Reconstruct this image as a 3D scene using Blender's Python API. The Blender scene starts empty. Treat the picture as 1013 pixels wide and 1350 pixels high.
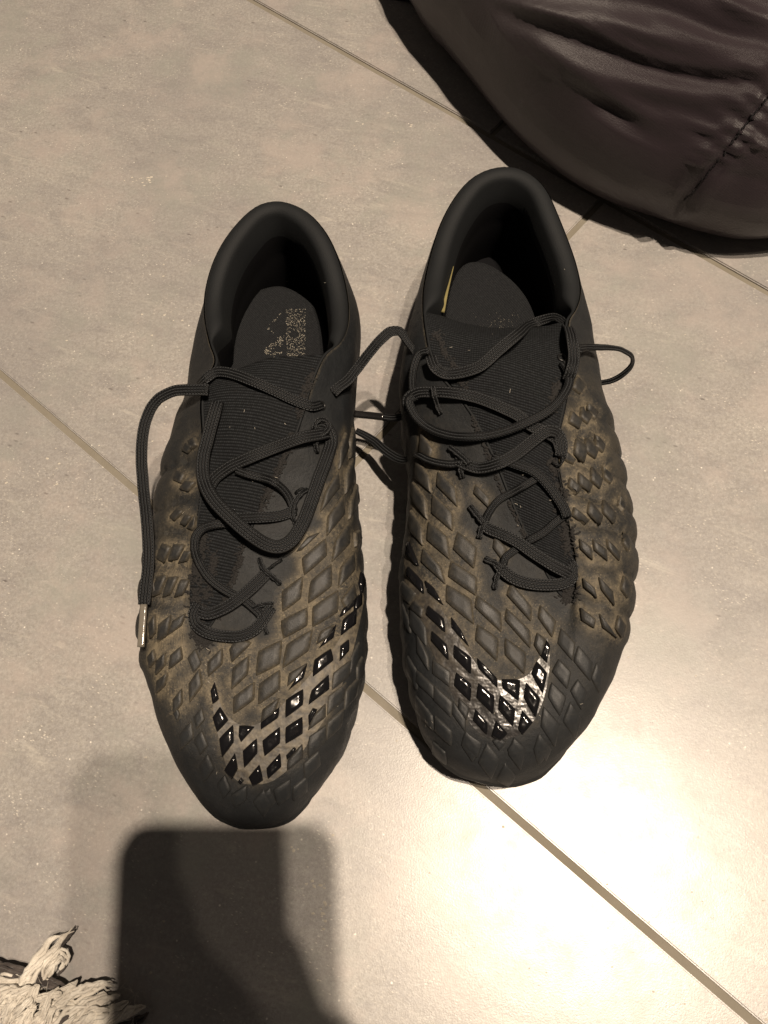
import bpy, bmesh, math, random
import numpy as np
from mathutils import Vector, noise
from mathutils.bvhtree import BVHTree
random.seed(7)
S = bpy.context.scene
COL = S.collection

# ------------------------------------------------------------------ camera
H = 0.36                      # lens height above the floor, metres
FPX, CX, CY = 1020.0, 506.5, 675.0
_t, _r = math.radians(22.6), math.radians(-6.1)
FWD = np.array([0, math.sin(_t), -math.cos(_t)])
_up = np.array([0, math.cos(_t), math.sin(_t)]); _rt = np.array([1.0, 0, 0])
RGT = math.cos(_r)*_rt + math.sin(_r)*_up
UPV = -math.sin(_r)*_rt + math.cos(_r)*_up
CAMP = np.array([0, 0, H])
def ray(x, y): return RGT*(x-CX)/FPX - UPV*(y-CY)/FPX + FWD
def at(x, y, z=0.0):
    d = ray(x, y); return CAMP + d*((z-H)/d[2])
def topx(P):
    v = np.asarray(P)-CAMP; w = v@FWD
    return CX+FPX*(v@RGT)/w, CY-FPX*(v@UPV)/w
cd = bpy.data.cameras.new('camera'); cam = bpy.data.objects.new('camera', cd); COL.objects.link(cam)
from mathutils import Matrix
cam.matrix_world = Matrix(((RGT[0],UPV[0],-FWD[0],0),(RGT[1],UPV[1],-FWD[1],0),(RGT[2],UPV[2],-FWD[2],H),(0,0,0,1)))
cd.sensor_fit = 'VERTICAL'; cd.sensor_height = 24; cd.lens = 24*FPX/1350
cd.clip_start = 0.01; cd.clip_end = 50
S.camera = cam
S.view_settings.view_transform = 'Standard'; S.view_settings.look = 'None'
S.view_settings.exposure = 0.0; S.view_settings.gamma = 1

# ------------------------------------------------------------------ light
wd = bpy.data.worlds.new('World'); S.world = wd; wd.use_nodes = True
wd.node_tree.nodes['Background'].inputs[0].default_value = (1.0, 0.84, 0.72, 1)
wd.node_tree.nodes['Background'].inputs[1].default_value = 0.056
def lamp(name, loc, power, rad, col=(1.0, 0.83, 0.655)):
    l = bpy.data.lights.new(name, 'POINT'); l.energy = power; l.shadow_soft_size = rad; l.color = col
    o = bpy.data.objects.new(name, l); o.location = loc; COL.objects.link(o); return o
LAMP_A = (0.42, -0.05, 2.30); LAMP_B = (0.535, -0.22, 2.30); LAMP_C = (0.80, -0.36, 2.30)
lamp('ceiling_spot', LAMP_A, 240, 0.022)
lamp('ceiling_spot', LAMP_B, 108, 0.022)
lamp('ceiling_spot', LAMP_C, 15, 0.022)

# ------------------------------------------------------------------ helpers
def finish(me, mat, smooth=True):
    if mat: me.materials.append(mat)
    if smooth:
        me.polygons.foreach_set('use_smooth', [True]*len(me.polygons))
    me.update(); return me
def mesh(name, verts, faces, mat, parent=None, smooth=True, uv=None):
    me = bpy.data.meshes.new(name)
    me.from_pydata([tuple(map(float, v)) for v in verts], [], faces)
    if uv is not None:
        ul = me.uv_layers.new(name='UVMap')
        for p in me.polygons:
            for li in p.loop_indices:
                ul.data[li].uv = uv[me.loops[li].vertex_index]
    finish(me, mat, smooth)
    o = bpy.data.objects.new(name, me); COL.objects.link(o)
    if parent: o.parent = parent
    return o
def local(o_pos, verts): return [np.asarray(v)-o_pos for v in verts]
def thing(name, label, cat, loc=(0,0,0), group=None):
    o = bpy.data.objects.new(name, None); COL.objects.link(o); o.location = loc
    o.empty_display_size = .02
    o['label'] = label; o['category'] = cat
    if group: o['group'] = group
    return o
def attr(o, name, vals):
    a = o.data.attributes.new(name, 'FLOAT', 'POINT'); a.data.foreach_set('value', [float(v) for v in vals])
def catmull(pts, n_per=None, step=None, closed=False):
    P = np.asarray(pts, float); m = len(P); out = []
    segs = m if closed else m-1
    for i in range(segs):
        if closed: p0,p1,p2,p3 = P[(i-1)%m],P[i],P[(i+1)%m],P[(i+2)%m]
        else:
            p1,p2 = P[i],P[i+1]; p0 = P[i-1] if i>0 else 2*p1-p2; p3 = P[i+2] if i+2<m else 2*p2-p1
        n = n_per or max(2, int(np.linalg.norm((p2-p1)[:3])/step+.5))
        # centripetal
        def tj(a,b): return max(np.linalg.norm((b-a)[:3]),1e-7)**.5
        t0=0; t1=t0+tj(p0,p1); t2=t1+tj(p1,p2); t3=t2+tj(p2,p3)
        for k in range(n):
            t=t1+(t2-t1)*k/n
            A1=(t1-t)/(t1-t0)*p0+(t-t0)/(t1-t0)*p1; A2=(t2-t)/(t2-t1)*p1+(t-t1)/(t2-t1)*p2
            A3=(t3-t)/(t3-t2)*p2+(t-t2)/(t3-t2)*p3
            B1=(t2-t)/(t2-t0)*A1+(t-t0)/(t2-t0)*A2; B2=(t3-t)/(t3-t1)*A2+(t-t1)/(t3-t1)*A3
            out.append((t2-t)/(t2-t1)*B1+(t-t1)/(t2-t1)*B2)
    if not closed: out.append(P[-1])
    return np.array(out)
def resample(P, n):
    P = np.asarray(P); d = np.r_[0, np.cumsum(np.linalg.norm(np.diff(P[:,:3],axis=0),axis=1))]
    t = np.linspace(0, d[-1], n)
    return np.stack([np.interp(t, d, P[:,k]) for k in range(P.shape[1])], 1)
def sstep(a, b, x):
    t = np.clip((x-a)/(b-a), 0, 1); return t*t*(3-2*t)
def unit(v): return v/max(np.linalg.norm(v), 1e-12)

# ------------------------------------------------------------------ materials
class NT:
    def __init__(s, name):
        s.m = bpy.data.materials.new(name); s.m.use_nodes = True
        s.t = s.m.node_tree; s.n = s.t.nodes; s.b = s.n['Principled BSDF']
    def new(s, typ, **kw):
        n = s.n.new(typ)
        for k, v in kw.items():
            if k in n.inputs: n.inputs[k].default_value = v
            else: setattr(n, k, v)
        return n
    def l(s, a, b): s.t.links.new(a, b)
    def noise(s, scale, detail=4, rough=.6, vec=None, dist=0.0):
        n = s.new('ShaderNodeTexNoise'); n.inputs['Scale'].default_value = scale; n.inputs['Detail'].default_value = detail
        n.inputs['Roughness'].default_value = rough; n.inputs['Distortion'].default_value = dist
        if vec is not None: s.l(vec, n.inputs['Vector'])
        return n.outputs['Fac']
    def ramp(s, src, stops):
        r = s.new('ShaderNodeValToRGB'); e = r.color_ramp.elements
        while len(e) < len(stops): e.new(.5)
        for i, (p, c) in enumerate(stops):
            e[i].position = p; e[i].color = (c, c, c, 1) if isinstance(c, (int, float)) else (*c, 1)
        s.l(src, r.inputs[0]); return r.outputs[0]
    def mix(s, fac, a, b, mode='MIX'):
        m = s.new('ShaderNodeMix'); m.data_type = 'RGBA'; m.blend_type = mode
        for sock, v in ((0, fac), (6, a), (7, b)):
            if isinstance(v, (int, float)): m.inputs[sock].default_value = v if sock == 0 else (v, v, v, 1)
            elif isinstance(v, tuple): m.inputs[sock].default_value = (*v, 1)
            else: s.l(v, m.inputs[sock])
        return m.outputs[2]
    def math(s, op, a, b=0.0):
        m = s.new('ShaderNodeMath'); m.operation = op
        for i, v in enumerate((a, b)):
            if isinstance(v, (int, float)): m.inputs[i].default_value = v
            else: s.l(v, m.inputs[i])
        return m.outputs[0]
    def bump(s, h, strength, dist, prev=None):
        b = s.new('ShaderNodeBump'); b.inputs['Strength'].default_value = strength; b.inputs['Distance'].default_value = dist
        s.l(h, b.inputs['Height'])
        if prev is not None: s.l(prev, b.inputs['Normal'])
        return b.outputs[0]
    def pos(s): return s.new('ShaderNodeNewGeometry').outputs['Position']
    def uv(s): return s.new('ShaderNodeTexCoord').outputs['UV']
    def attr(s, name):
        a = s.new('ShaderNodeAttribute'); a.attribute_name = name; return a.outputs['Fac']
    def vor(s, scale, vec=None, feature='F1', out='Distance'):
        v = s.new('ShaderNodeTexVoronoi'); v.feature = feature; v.inputs['Scale'].default_value = scale
        if vec is not None: s.l(vec, v.inputs['Vector'])
        return v.outputs[out]
    def mapping(s, vec, sc, rot=(0,0,0)):
        m = s.new('ShaderNodeMapping'); m.inputs['Scale'].default_value = sc; m.inputs['Rotation'].default_value = rot
        s.l(vec, m.inputs['Vector']); return m.outputs[0]
    def wave(s, vec, scale, dist=0, detail=0, d='X'):
        w = s.new('ShaderNodeTexWave'); w.bands_direction = d; w.inputs['Scale'].default_value = scale
        w.inputs['Distortion'].default_value = dist; w.inputs['Detail'].default_value = detail
        s.l(vec, w.inputs['Vector']); return w.outputs['Fac']
    def set(s, color=None, rough=None, normal=None, spec=None, sheen=None, coat=None):
        for k, v in (('Base Color', color), ('Roughness', rough), ('Normal', normal), ('Specular IOR Level', spec), ('Sheen Weight', sheen), ('Coat Weight', coat)):
            if v is None: continue
            if isinstance(v, tuple): s.b.inputs[k].default_value = (*v, 1)
            elif isinstance(v, (int, float)): s.b.inputs[k].default_value = v
            else: s.l(v, s.b.inputs[k])
        return s.m

def m_tile():
    t = NT('glazed_stone_tile'); p = t.pos()
    pd = t.mapping(p, (1, 1, 1), (0, 0, math.radians(25)))
    pw = t.mapping(pd, (1, 2.2, 1))
    big = t.noise(9, 5, .6, p); mid = t.noise(42, 6, .68, pw, .6); fine = t.noise(420, 5, .8, p)
    c = t.mix(t.ramp(big, [(.33, 0), (.68, 1)]), (.315, .300, .290), (.385, .370, .345))
    c = t.mix(t.ramp(mid, [(.30, .8), (.50, 0)]), c, (.245, .232, .230))
    c = t.mix(t.ramp(mid, [(.52, 0), (.72, .5)]), c, (.46, .44, .40))
    g1 = t.noise(700, 5, .9, p)
    c = t.mix(t.ramp(g1, [(.36, .75), (.49, 0)]), c, (.20, .188, .175)); c = t.mix(t.ramp(g1, [(.53, 0), (.64, .65)]), c, (.52, .49, .43))
    c = t.mix(t.ramp(fine, [(.42, .45), (.58, 0)]), c, (.23, .21, .19))
    # pale flecks, stretched and scattered
    pf = t.mapping(pd, (1, 2.4, 1))
    v1 = t.vor(330, pf); msk = t.ramp(t.noise(60, 3, .5, p), [(.48, 0), (.62, 1)])
    f1 = t.math('MULTIPLY', t.ramp(v1, [(.10, 1), (.22, 0)]), msk)
    c = t.mix(f1, c, (.66, .62, .54))
    v3 = t.vor(120, p, out='Distance'); f3 = t.ramp(v3, [(.035, 1), (.065, 0)])
    c = t.mix(t.math('MULTIPLY', f3, .9), c, (.78, .74, .66))
    # dark chips
    v2 = t.vor(95, pf); m2 = t.ramp(t.noise(33, 2, .5, p), [(.56, 0), (.62, 1)])
    f2 = t.math('MULTIPLY', t.ramp(v2, [(.07, 1), (.17, 0)]), m2)
    c = t.mix(t.math('MULTIPLY', f2, .75), c, (.11, .095, .09))
    # faint scuffs
    sc = t.noise(26, 8, .75, t.mapping(pd, (.5, 3.0, 1)), 1.2)
    c = t.mix(t.ramp(sc, [(.58, 0), (.70, .6)]), c, (.52, .49, .43))
    c = t.mix(t.ramp(t.noise(14, 5, .7, pd), [(.36, .55), (.5, 0)]), c, (.29, .295, .265)); c = t.mix(t.ramp(t.noise(17, 5, .7, p), [(.5, 0), (.64, .55)]), c, (.41, .36, .33)); cl = t.noise(5, 4, .6, p); c = t.mix(t.ramp(cl, [(.35, .35), (.55, 0)]), c, (.22, .21, .21))
    h = t.mix(.35, t.noise(1300, 3, .6, p), t.noise(300, 5, .7, p))
    n = t.bump(h, .22, .0003)
    r = t.ramp(t.noise(70, 5, .7, p), [(.3, .30), (.7, .40)])
    return t.set(c, r, n, .8)
def m_grout():
    t = NT('cement_grout'); p = t.pos()
    c = t.mix(t.noise(160, 5, .7, p), (.19, .172, .14), (.27, .245, .20))
    c = t.mix(t.ramp(t.noise(20, 3, .6, p), [(.4, 0), (.7, .6)]), c, (.17, .15, .11))
    return t.set(c, .9, t.bump(t.noise(1500, 3, .6, p), .5, .0005), .25)
DUST = (.165, .138, .094)
def m_upper():
    t = NT('dusty_black_synthetic'); p = t.pos(); d = t.attr('dust')
    n1 = t.noise(95, 6, .7, p); n2 = t.noise(800, 5, .85, p)
    k = t.math('MULTIPLY', d, t.ramp(t.math('MULTIPLY', t.math('ADD', n1, n2), .5), [(.42, .12), (.55, 1)]))
    k = t.math('MULTIPLY', k, t.ramp(t.noise(48, 4, .7, p, .8), [(.36, .30), (.58, 1)]))
    c = t.mix(t.noise(300, 3, .6, p), (.0105, .012, .0137), (.020, .022, .024))
    c = t.mix(k, c, DUST)
    c = t.mix(t.math('MULTIPLY', d, t.ramp(t.noise(1300, 3, .7, p), [(.60, 0), (.68, .7)])), c, (.30, .25, .17))
    n = t.bump(t.noise(2600, 3, .7, p), .35, .0003)
    n = t.bump(t.noise(420, 5, .75, p), .5, .0009, n)
    r = t.ramp(n1, [(.3, .50), (.7, .66)])
    return t.set(c, r, n, .26)
def m_pad(name='rubber_scale', base=(.0105, .0118, .0133), dusty=1.0):
    t = NT(name); p = t.pos(); e = t.attr('edge'); d = t.attr('dust')
    n1 = t.noise(140, 6, .7, p); n2 = t.noise(700, 5, .8, p)
    c = t.mix(n2, tuple(x*.8 for x in base), tuple(x*1.7 for x in base))
    film = t.math('MULTIPLY', d, t.ramp(n1, [(.42, .01*dusty), (.66, .16*dusty)]))
    edge = t.math('MULTIPLY', t.math('MULTIPLY', e, d), t.ramp(n2, [(.4, .3), (.65, 1)]))
    c = t.mix(t.math('MAXIMUM', film, edge), c, DUST)
    # scratches
    sc = t.noise(800, 4, .8, t.mapping(p, (.25, 1.6, 1), (0, 0, .9)))
    c = t.mix(t.ramp(sc, [(.56, 0), (.70, .4)]), c, (.045, .042, .036))
    n = t.bump(t.noise(1900, 4, .7, p), .4, .0003)
    return t.set(c, t.ramp(n1, [(.3, .42), (.7, .58)]), n, .36)
def m_gloss_pad():
    t = NT('glossy_black_scale'); p = t.pos()
    n = t.bump(t.noise(170, 2, .5, p), .35, .0011)
    return t.set((.006, .006, .007), t.ramp(t.noise(300, 3, .6, p), [(.35, .10), (.7, .20)]), n, .55)
def m_film():
    t = NT('glossy_woven_film'); p = t.pos(); d = t.attr('dust')
    vec = t.mapping(p, (1, 1, 1), (0, 0, math.radians(8)))
    w = t.wave(vec, 200, 1.5, 0, 'Y')
    c = t.mix(t.math('MULTIPLY', d, t.ramp(t.noise(260, 5, .7, p), [(.4, .15), (.62, .8)])), (.02, .019, .019), DUST)
    n = t.bump(w, .05, .0004); n = t.bump(t.noise(260, 2, .5, p), .5, .0012, n)
    return t.set(c, t.math('ADD', t.math('MULTIPLY', d, .36), t.ramp(t.noise(350, 3, .6, p), [(.35, .24), (.7, .36)])), n, .8)
def m_smooth():
    t = NT('smooth_black_lining'); p = t.pos()
    c = t.mix(t.noise(60, 4, .6, p), (.0065, .0075, .0086), (.010, .0115, .0128))
    c = t.mix(t.ramp(t.noise(1500, 3, .7, p), [(.66, 0), (.74, .4)]), c, (.05, .045, .035))
    return t.set(c, .72, t.bump(t.noise(2200, 3, .6, p), .6, .0003), .30)
def m_inner():
    t = NT('inner_lining_fabric'); p = t.pos()
    return t.set((.006, .006, .007), .95, t.bump(t.noise(1800, 2, .6, p), .4, .0003), .1)
def m_knit(name, rib, c0=(.0028, .0032, .0038), c1=(.034, .038, .042), ang=0.0):
    t = NT(name); u = t.uv(); p = t.pos()
    m1 = t.mapping(u, (1, 1, 1), (0, 0, ang))
    wx = t.wave(m1, rib, .6, 2, 'X'); wy = t.wave(m1, rib*1.25, .9, 2, 'Y')
    h = t.mix(.5, wx, t.math('MULTIPLY', wx, wy))
    c = t.mix(t.math('MULTIPLY', h, t.ramp(t.noise(900, 3, .7, p), [(.35, .3), (.7, 1)])), c0, c1)
    c = t.mix(t.ramp(t.noise(2400, 2, .6, p), [(.62, 0), (.74, .4)]), c, (.05, .044, .037))
    n = t.bump(h, .7, .0005); n = t.bump(t.noise(2600, 2, .6, p), .5, .0003, n)
    return t.set(c, .85, n, .18)
def m_lace():
    t = NT('braided_lace'); u = t.uv(); p = t.pos()
    a = t.wave(t.mapping(u, (1, 1, 1), (0, 0, math.radians(24))), 270, .3, 1, 'X')
    b = t.wave(t.mapping(u, (1, 1, 1), (0, 0, math.radians(-24))), 270, .3, 1, 'X')
    h = t.math('MULTIPLY', t.math('MAXIMUM', a, b), t.wave(u, 255, 0, 0, 'Y'))
    c = t.mix(t.ramp(h, [(.5, 0), (.98, 1)]), (.0022, .0025, .003), (.046, .050, .054))
    c = t.mix(t.ramp(t.noise(900, 3, .6, p), [(.60, 0), (.80, .25)]), c, (.06, .052, .04))
    return t.set(c, .58, t.bump(h, .9, .0006), .35)
def m_plain(name, col, rough=.5, spec=.5, bscale=None, bstr=.3, bdist=.0004):
    t = NT(name); p = t.pos()
    c = t.mix(t.noise(bscale or 200, 4, .6, p), tuple(x*.85 for x in col), tuple(min(1, x*1.15) for x in col))
    return t.set(c, rough, t.bump(t.noise(bscale or 200, 3, .6, p), bstr, bdist), spec)
def m_nylon():
    t = NT('quilted_nylon'); p = t.pos()
    vec = t.mapping(p, (1, 1, 1), (0, 0, math.radians(33)))
    tw = t.wave(vec, 520, .4, 1, 'X')
    c = t.mix(t.noise(22, 4, .6, p), (.0135, .0085, .0115), (.022, .0145, .0185))
    c = t.mix(t.math('MULTIPLY', tw, .30), c, (.040, .029, .031))
    n = t.bump(tw, .5, .0005)
    n = t.bump(t.noise(1100, 2, .6, p), .35, .0004, n)
    n = t.bump(t.noise(28, 2, .5, t.mapping(p, (.5, 1.6, 1), (0, 0, .5))), .18, .006, n)
    return t.set(c, .47, n, .42, sheen=.05)
def m_yarn(name, a, b):
    t = NT(name); u = t.uv(); p = t.pos()
    w = t.noise(900, 4, .7, p)
    c = t.mix(t.ramp(t.noise(160, 4, .7, p), [(.35, 0), (.65, 1)]), a, b)
    return t.set(c, .95, t.bump(w, .7, .0006), .15, sheen=.2)

M = dict(tile=m_tile(), grout=m_grout(), upper=m_upper(), pad=m_pad(), mpad=m_pad('worn_toe_scale', (.0125, .0140, .0155), .4),
         gloss=m_gloss_pad(), film=m_film(), smooth=m_smooth(), inner=m_inner(),
         knit=m_knit('ribbed_knit', 250, ang=1.35), insole=m_knit('insole_fabric', 420, (.008, .0086, .010), (.036, .0385, .041), .6),
         lace=m_lace(), cord=m_plain('eyelet_cord', (.006, .006, .006), .6, .35, 2500, .9),
         loop=m_plain('knit_loop_yarn', (.017, .016, .0155), .8, .3, 2200, .6),
         sole=m_plain('black_sole_plastic', (.010, .010, .010), .4, .5), aglet=m_plain('clear_plastic_aglet', (.012, .011, .011), .10, .8),
         paleaglet=m_plain('pale_clear_aglet', (.16, .145, .12), .12, .8),
        print=m_plain('worn_white_print', (.27, .25, .205), .8, .2), yellow=m_plain('yellow_foam', (.20, .17, .07), .8, .2),
         grit=m_plain('pale_grit', (.5, .46, .39), .8, .3), nylon=m_nylon(), thread=m_plain('black_thread', (.008, .007, .008), .8, .2),
         cream=m_yarn('cream_wool', (.47, .43, .37), (.72, .68, .60)), grey=m_yarn('charcoal_wool', (.035, .030, .028), (.10, .085, .078)),
         phone=m_plain('phone_shell', (.02, .02, .022), .3, .5), skin=m_plain('skin', (.45, .28, .20), .6, .4), sleeve=m_plain('dark_sleeve', (.03, .03, .035), .9, .2),
         glass=m_plain('phone_glass', (.01, .01, .012), .05, .6), metal=m_plain('eyelet_metal', (.5, .48, .42), .3, .8))

# ------------------------------------------------------------------ floor of 30 x 60 tiles laid diagonally
TA = math.radians(-46); TD = np.array([math.cos(TA), math.sin(TA)]); TN = np.array([-TD[1], TD[0]])
GW = .0036; PITCH = .3095; LEN = .615
N0 = .0318; OFFS = {0: -.1375}            # row 0 lies between the two joints seen
v = []; f = []
R_ = 1.45
floor = mesh('floor', [(-R_, -R_, -.0016), (R_, -R_, -.0016), (R_, R_, -.0016), (-R_, R_, -.0016),
                       (-R_, -R_, -.02), (R_, -R_, -.02), (R_, R_, -.02), (-R_, R_, -.02)],
             [(0,1,2,3), (7,6,5,4), (0,4,5,1), (1,5,6,2), (2,6,7,3), (3,7,4,0)], M['grout'], smooth=False)
floor['kind'] = 'structure'
def tile_mesh():
    bm = bmesh.new(); bmesh.ops.create_cube(bm, size=1)
    for q in bm.verts:
        q.co.x *= (LEN-GW); q.co.y *= (PITCH-GW); q.co.z = q.co.z*.008-.004
    ed = [e for e in bm.edges if all(w.co.z > -.001 for w in e.verts)]
    bmesh.ops.bevel(bm, geom=ed, offset=.0007, segments=2, affect='EDGES')
    me = bpy.data.meshes.new('floor_tile'); bm.to_mesh(me); bm.free(); me.materials.append(M['tile']); return me
tme = tile_mesh()
for r in range(-4, 4):
    off = {0: -.1375, 1: -.2215, -1: .21, 2: .085, -2: -.1, 3: -.2, -3: .22, -4: .0}[r]
    for k in range(-3, 3):
        a = off + LEN*(k+.5); n = N0 + PITCH*(r+.5)
        c = TD*a + TN*n
        if np.abs(c).max() > 1.1: continue
        o = bpy.data.objects.new('floor_tile', tme); o.location = (c[0], c[1], 0); o.rotation_euler = (0, 0, TA)
        COL.objects.link(o); o.parent = floor

# ------------------------------------------------------------------ boots
def px_curve(lst, n_per=6, closed=False):
    P = [at(x, y, z/1000) for x, y, z in lst]
    return catmull(P, n_per=n_per, closed=closed)

def build_boot(D):
    """D: rim loop right/left halves from heel centre to throat bottom, widest-line halves to the toe tip."""
    halves = []
    for side in ('a', 'b'):                   # a = picture right, b = picture left
        rim = catmull([at(x, y, z/1000) for x, y, z in D['rim_'+side]], n_per=8)
        wl = catmull([at(x, y, z/1000) for x, y, z in D['wide_'+side]], n_per=8)
        heel = rim[0]; toe = wl[-1]
        ax = unit((toe-heel)*np.array([1, 1, 0]))
        # prepend the heel counter: rim pushed outward
        n_h = D['hc_'+side]*8
        pre = []
        tang = np.gradient(rim, axis=0)
        sgn = 1 if side == 'a' else -1
        for i in range(0, n_h):
            tt = unit(tang[i]*np.array([1, 1, 0])); nn = np.array([tt[1], -tt[0], 0])*(-sgn)
            if i < 4: nn = -ax*1.0
            p = rim[i]+nn*.0035; p[2] = .034; pre.append(p)
        wl = np.vstack([pre, wl])
        wl = resample(catmull(resample(wl, 26), n_per=8), 260)
        rim = resample(rim, 260)
        # match by length along the boot axis on the sides, by arc length round the toe
        vr = (rim-heel)@ax; vw = (wl-heel)@ax
        dr = np.linspace(0, 1, 260)
        ir = [0, int(np.argmin(abs(dr-D['k1']))), int(np.argmin(abs(dr-D['k2']))), 259]
        iw = [0] + [int(np.argmin(abs(vw[:200]-(vr[i]+.012*j)))) for j, i in enumerate(ir[1:3])] + [259]
        seg = D.get('seg', (26, 34, 54))
        A = []; B = []; K = []
        for j in range(3):
            A.append(resample(rim[ir[j]:ir[j+1]+1], seg[j]+1)[:-1] if j < 2 else resample(rim[ir[2]:], seg[2]+1))
            B.append(resample(wl[iw[j]:iw[j+1]+1], seg[j]+1)[:-1] if j < 2 else resample(wl[iw[2]:], seg[2]+1))
            K.append(np.linspace(j, j+1, seg[j]+1)[:-1] if j < 2 else np.linspace(2, 3, seg[2]+1))
        halves.append((np.vstack(A), np.vstack(B), np.concatenate(K)))
    Ra, Wa, Ka = halves[0]; Rb, Wb, Kb = halves[1]
    Rm = np.vstack([Ra, Rb[::-1][1:-1]]); Wd = np.vstack([Wa, Wb[::-1][1:-1]])
    K = np.concatenate([Ka, Kb[::-1][1:-1]]); side = np.array([0]*len(Ka)+[1]*(len(Kb)-2))
    n = len(Rm)
    def smooth_loop(P, it):
        for _ in range(it): P = (np.roll(P, 1, 0)+2*P+np.roll(P, -1, 0))/4
        return P
    Rm = smooth_loop(Rm, 3); Wd = smooth_loop(Wd, 6)
    heel = Rm[0]; toe = Wd[int(np.argmax((Wd-heel)@unit((D_toe(D)-heel)*np.array([1, 1, 0]))))]
    ax = unit((toe-heel)*np.array([1, 1, 0])); lat = np.array([-ax[1], ax[0], 0])
    cen = Wd.mean(0)
    tg = np.roll(Wd, -1, 0)-np.roll(Wd, 1, 0)
    on = np.array([unit(np.array([t[1], -t[0], 0])) for t in tg])
    if (on[10]@(Wd[10]-cen)) < 0: on = -on
    on = smooth_loop(on, 6)
    L = (toe-heel)@ax
    fr = np.clip(((Wd-heel)@ax)/L, 0, 1)
    Sl = Wd - on*(.006-.003*sstep(.7, 1, fr))[:, None]
    Sl[:, 2] = .0105+.005*sstep(.80, 1.0, fr)
    phi = np.radians(np.interp(K, [0, .6, 1, 2, 3], [84, 78, 58, 34, 13]))
    dirin = np.array([unit((Rm[i]-Wd[i])*np.array([1, 1, 0])) for i in range(n)])
    for i in range(n):
        if K[i] < .8: dirin[i] = -on[i]
    dirin = smooth_loop(dirin, 4)
    NS, NR = 6, 40
    rows = []; rr = []
    for k in range(NS):
        t = k/NS
        z = Sl[:, 2]+(Wd[:, 2]-Sl[:, 2])*t
        q = Sl+(Wd-Sl)*np.sin(t*math.pi/2); q = q.copy(); q[:, 2] = z; rows.append(q); rr.append(-1+t)
    for k in range(NR+1):
        t = k/NR
        Dd = np.linalg.norm(Rm-Wd, axis=1); dz = Rm[:, 2]-Wd[:, 2]
        P1 = Wd+np.array([0, 0, 1])*(dz*(.62+.28*sstep(1, 3, K)))[:, None]
        P2 = Rm-dirin*(.42*Dd*np.cos(phi))[:, None]; P2[:, 2] -= .40*Dd*np.sin(phi)
        P2[:, 2] = np.maximum(P2[:, 2], Wd[:, 2]+.3*dz)
        q = ((1-t)**3)*Wd+3*t*(1-t)**2*P1+3*t*t*(1-t)*P2+t**3*Rm
        rows.append(q); rr.append(t)
    G = np.array(rows); nr = len(rows)
    wsm = (sstep(2.2, 2.5, K)[None, :]*(1-sstep(.90, 1.0, np.array(rr)))[:, None]*sstep(-.5, .1, np.array(rr))[:, None])[..., None]
    for _ in range(40): G = G*(1-wsm)+wsm*(np.roll(G, 1, 1)+2*G+np.roll(G, -1, 1))/4
    # broad creases and pleats
    def normals(G):
        du = np.roll(G, -1, 1)-np.roll(G, 1, 1); dv = np.gradient(G, axis=0)
        N = np.cross(du, dv); N /= np.maximum(np.linalg.norm(N, axis=2, keepdims=True), 1e-12)
        c = cen+np.array([0, 0, 0]); s = np.sign(((G-c)*N)[NS+4].sum(1).mean()); return N*s
    # outward check at the widest row
    N = normals(G)
    if (N[NS]*on).sum() < 0: N = -N
    def grid_faces(nr, n):
        return [(a*n+b, a*n+(b+1) % n, (a+1)*n+(b+1) % n, (a+1)*n+b) for a in range(nr-1) for b in range(n)]
    # pleat valleys -> positions along the axis, from the undisturbed surface
    F = grid_faces(nr, n)
    bv = BVHTree.FromPolygons([Vector(p) for p in G.reshape(-1, 3)], F)
    def hit(bv, x, y):
        d = ray(x, y); h = bv.ray_cast(Vector(CAMP), Vector(unit(d)))
        return (np.array(h[0]), np.array(h[1])) if h[0] is not None else None
    vv = []
    for x, y in D['valleys']:
        h = hit(bv, x, y)
        if h: vv.append((h[0]-heel)@ax)
    vv = sorted(vv); e0 = vv[0]-(vv[1]-vv[0]); e1 = vv[-1]+.014; vv = [e0]+vv+[e1]
    vax = (G-heel)@ax
    ph = np.interp(vax, vv, np.arange(len(vv))); msk = (sstep(-.2, .9, ph)*(1-sstep(len(vv)-1.5, len(vv)-1.0, ph)))
    sd = (side == D['outer']).astype(float)
    RR = np.array(rr)[:, None]
    m = msk*sd[None, :]*sstep(-1.0, -.3, RR)*(1-sstep(.80, 1, RR))*(1-sstep(2.35, 2.85, K))[None, :]
    puff = np.abs(np.sin(math.pi*ph))**.30
    G = G+N*(m*(puff-.72)*.0048)[..., None]
    # scalloped inner side: low swelling with the rows of scales, and flex creases over the toes
    ms = (1-sd)[None, :]*sstep(.28, .45, vax/L)*sstep(-1, -.2, RR)*(1-sstep(.1, .5, RR))
    G = G+N*(ms*(np.abs(np.sin(math.pi*vax/.0135))**.6-.5)*.0010)[..., None]
    for a in range(nr):
        if a < 2: continue
        for b in range(0, n):
            p = G[a, b]
            w = noise.fractal(Vector(p*38), 1, 2, 3)*.0011+noise.noise(Vector(p*120))*.00035
            G[a, b] = p+N[a, b]*w*(1-.8*sstep(.9, 1, RR[a, 0]))*sstep(.15, .4, vax[a, b]/L)
    V = G.reshape(-1, 3)
    bv = BVHTree.FromPolygons([Vector(p) for p in V], F)
    root = thing('football_boot', D['label'], 'football boot', loc=(float(cen[0]), float(cen[1]), 0), group='pair of black football boots on the tiles')
    O = np.array([cen[0], cen[1], 0])
    up = mesh('upper', V-O, F, M['upper'], root)
    # where dried mud clings
    mx = np.array([topx(p) for p in V]); mud = D['mud'](mx[:, 0], mx[:, 1])
    kk = np.tile(K, nr); mud = mud*sstep(.9, 1.5, kk)
    rflat = np.repeat(RR[:, 0], n)
    up_mud = mud
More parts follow.
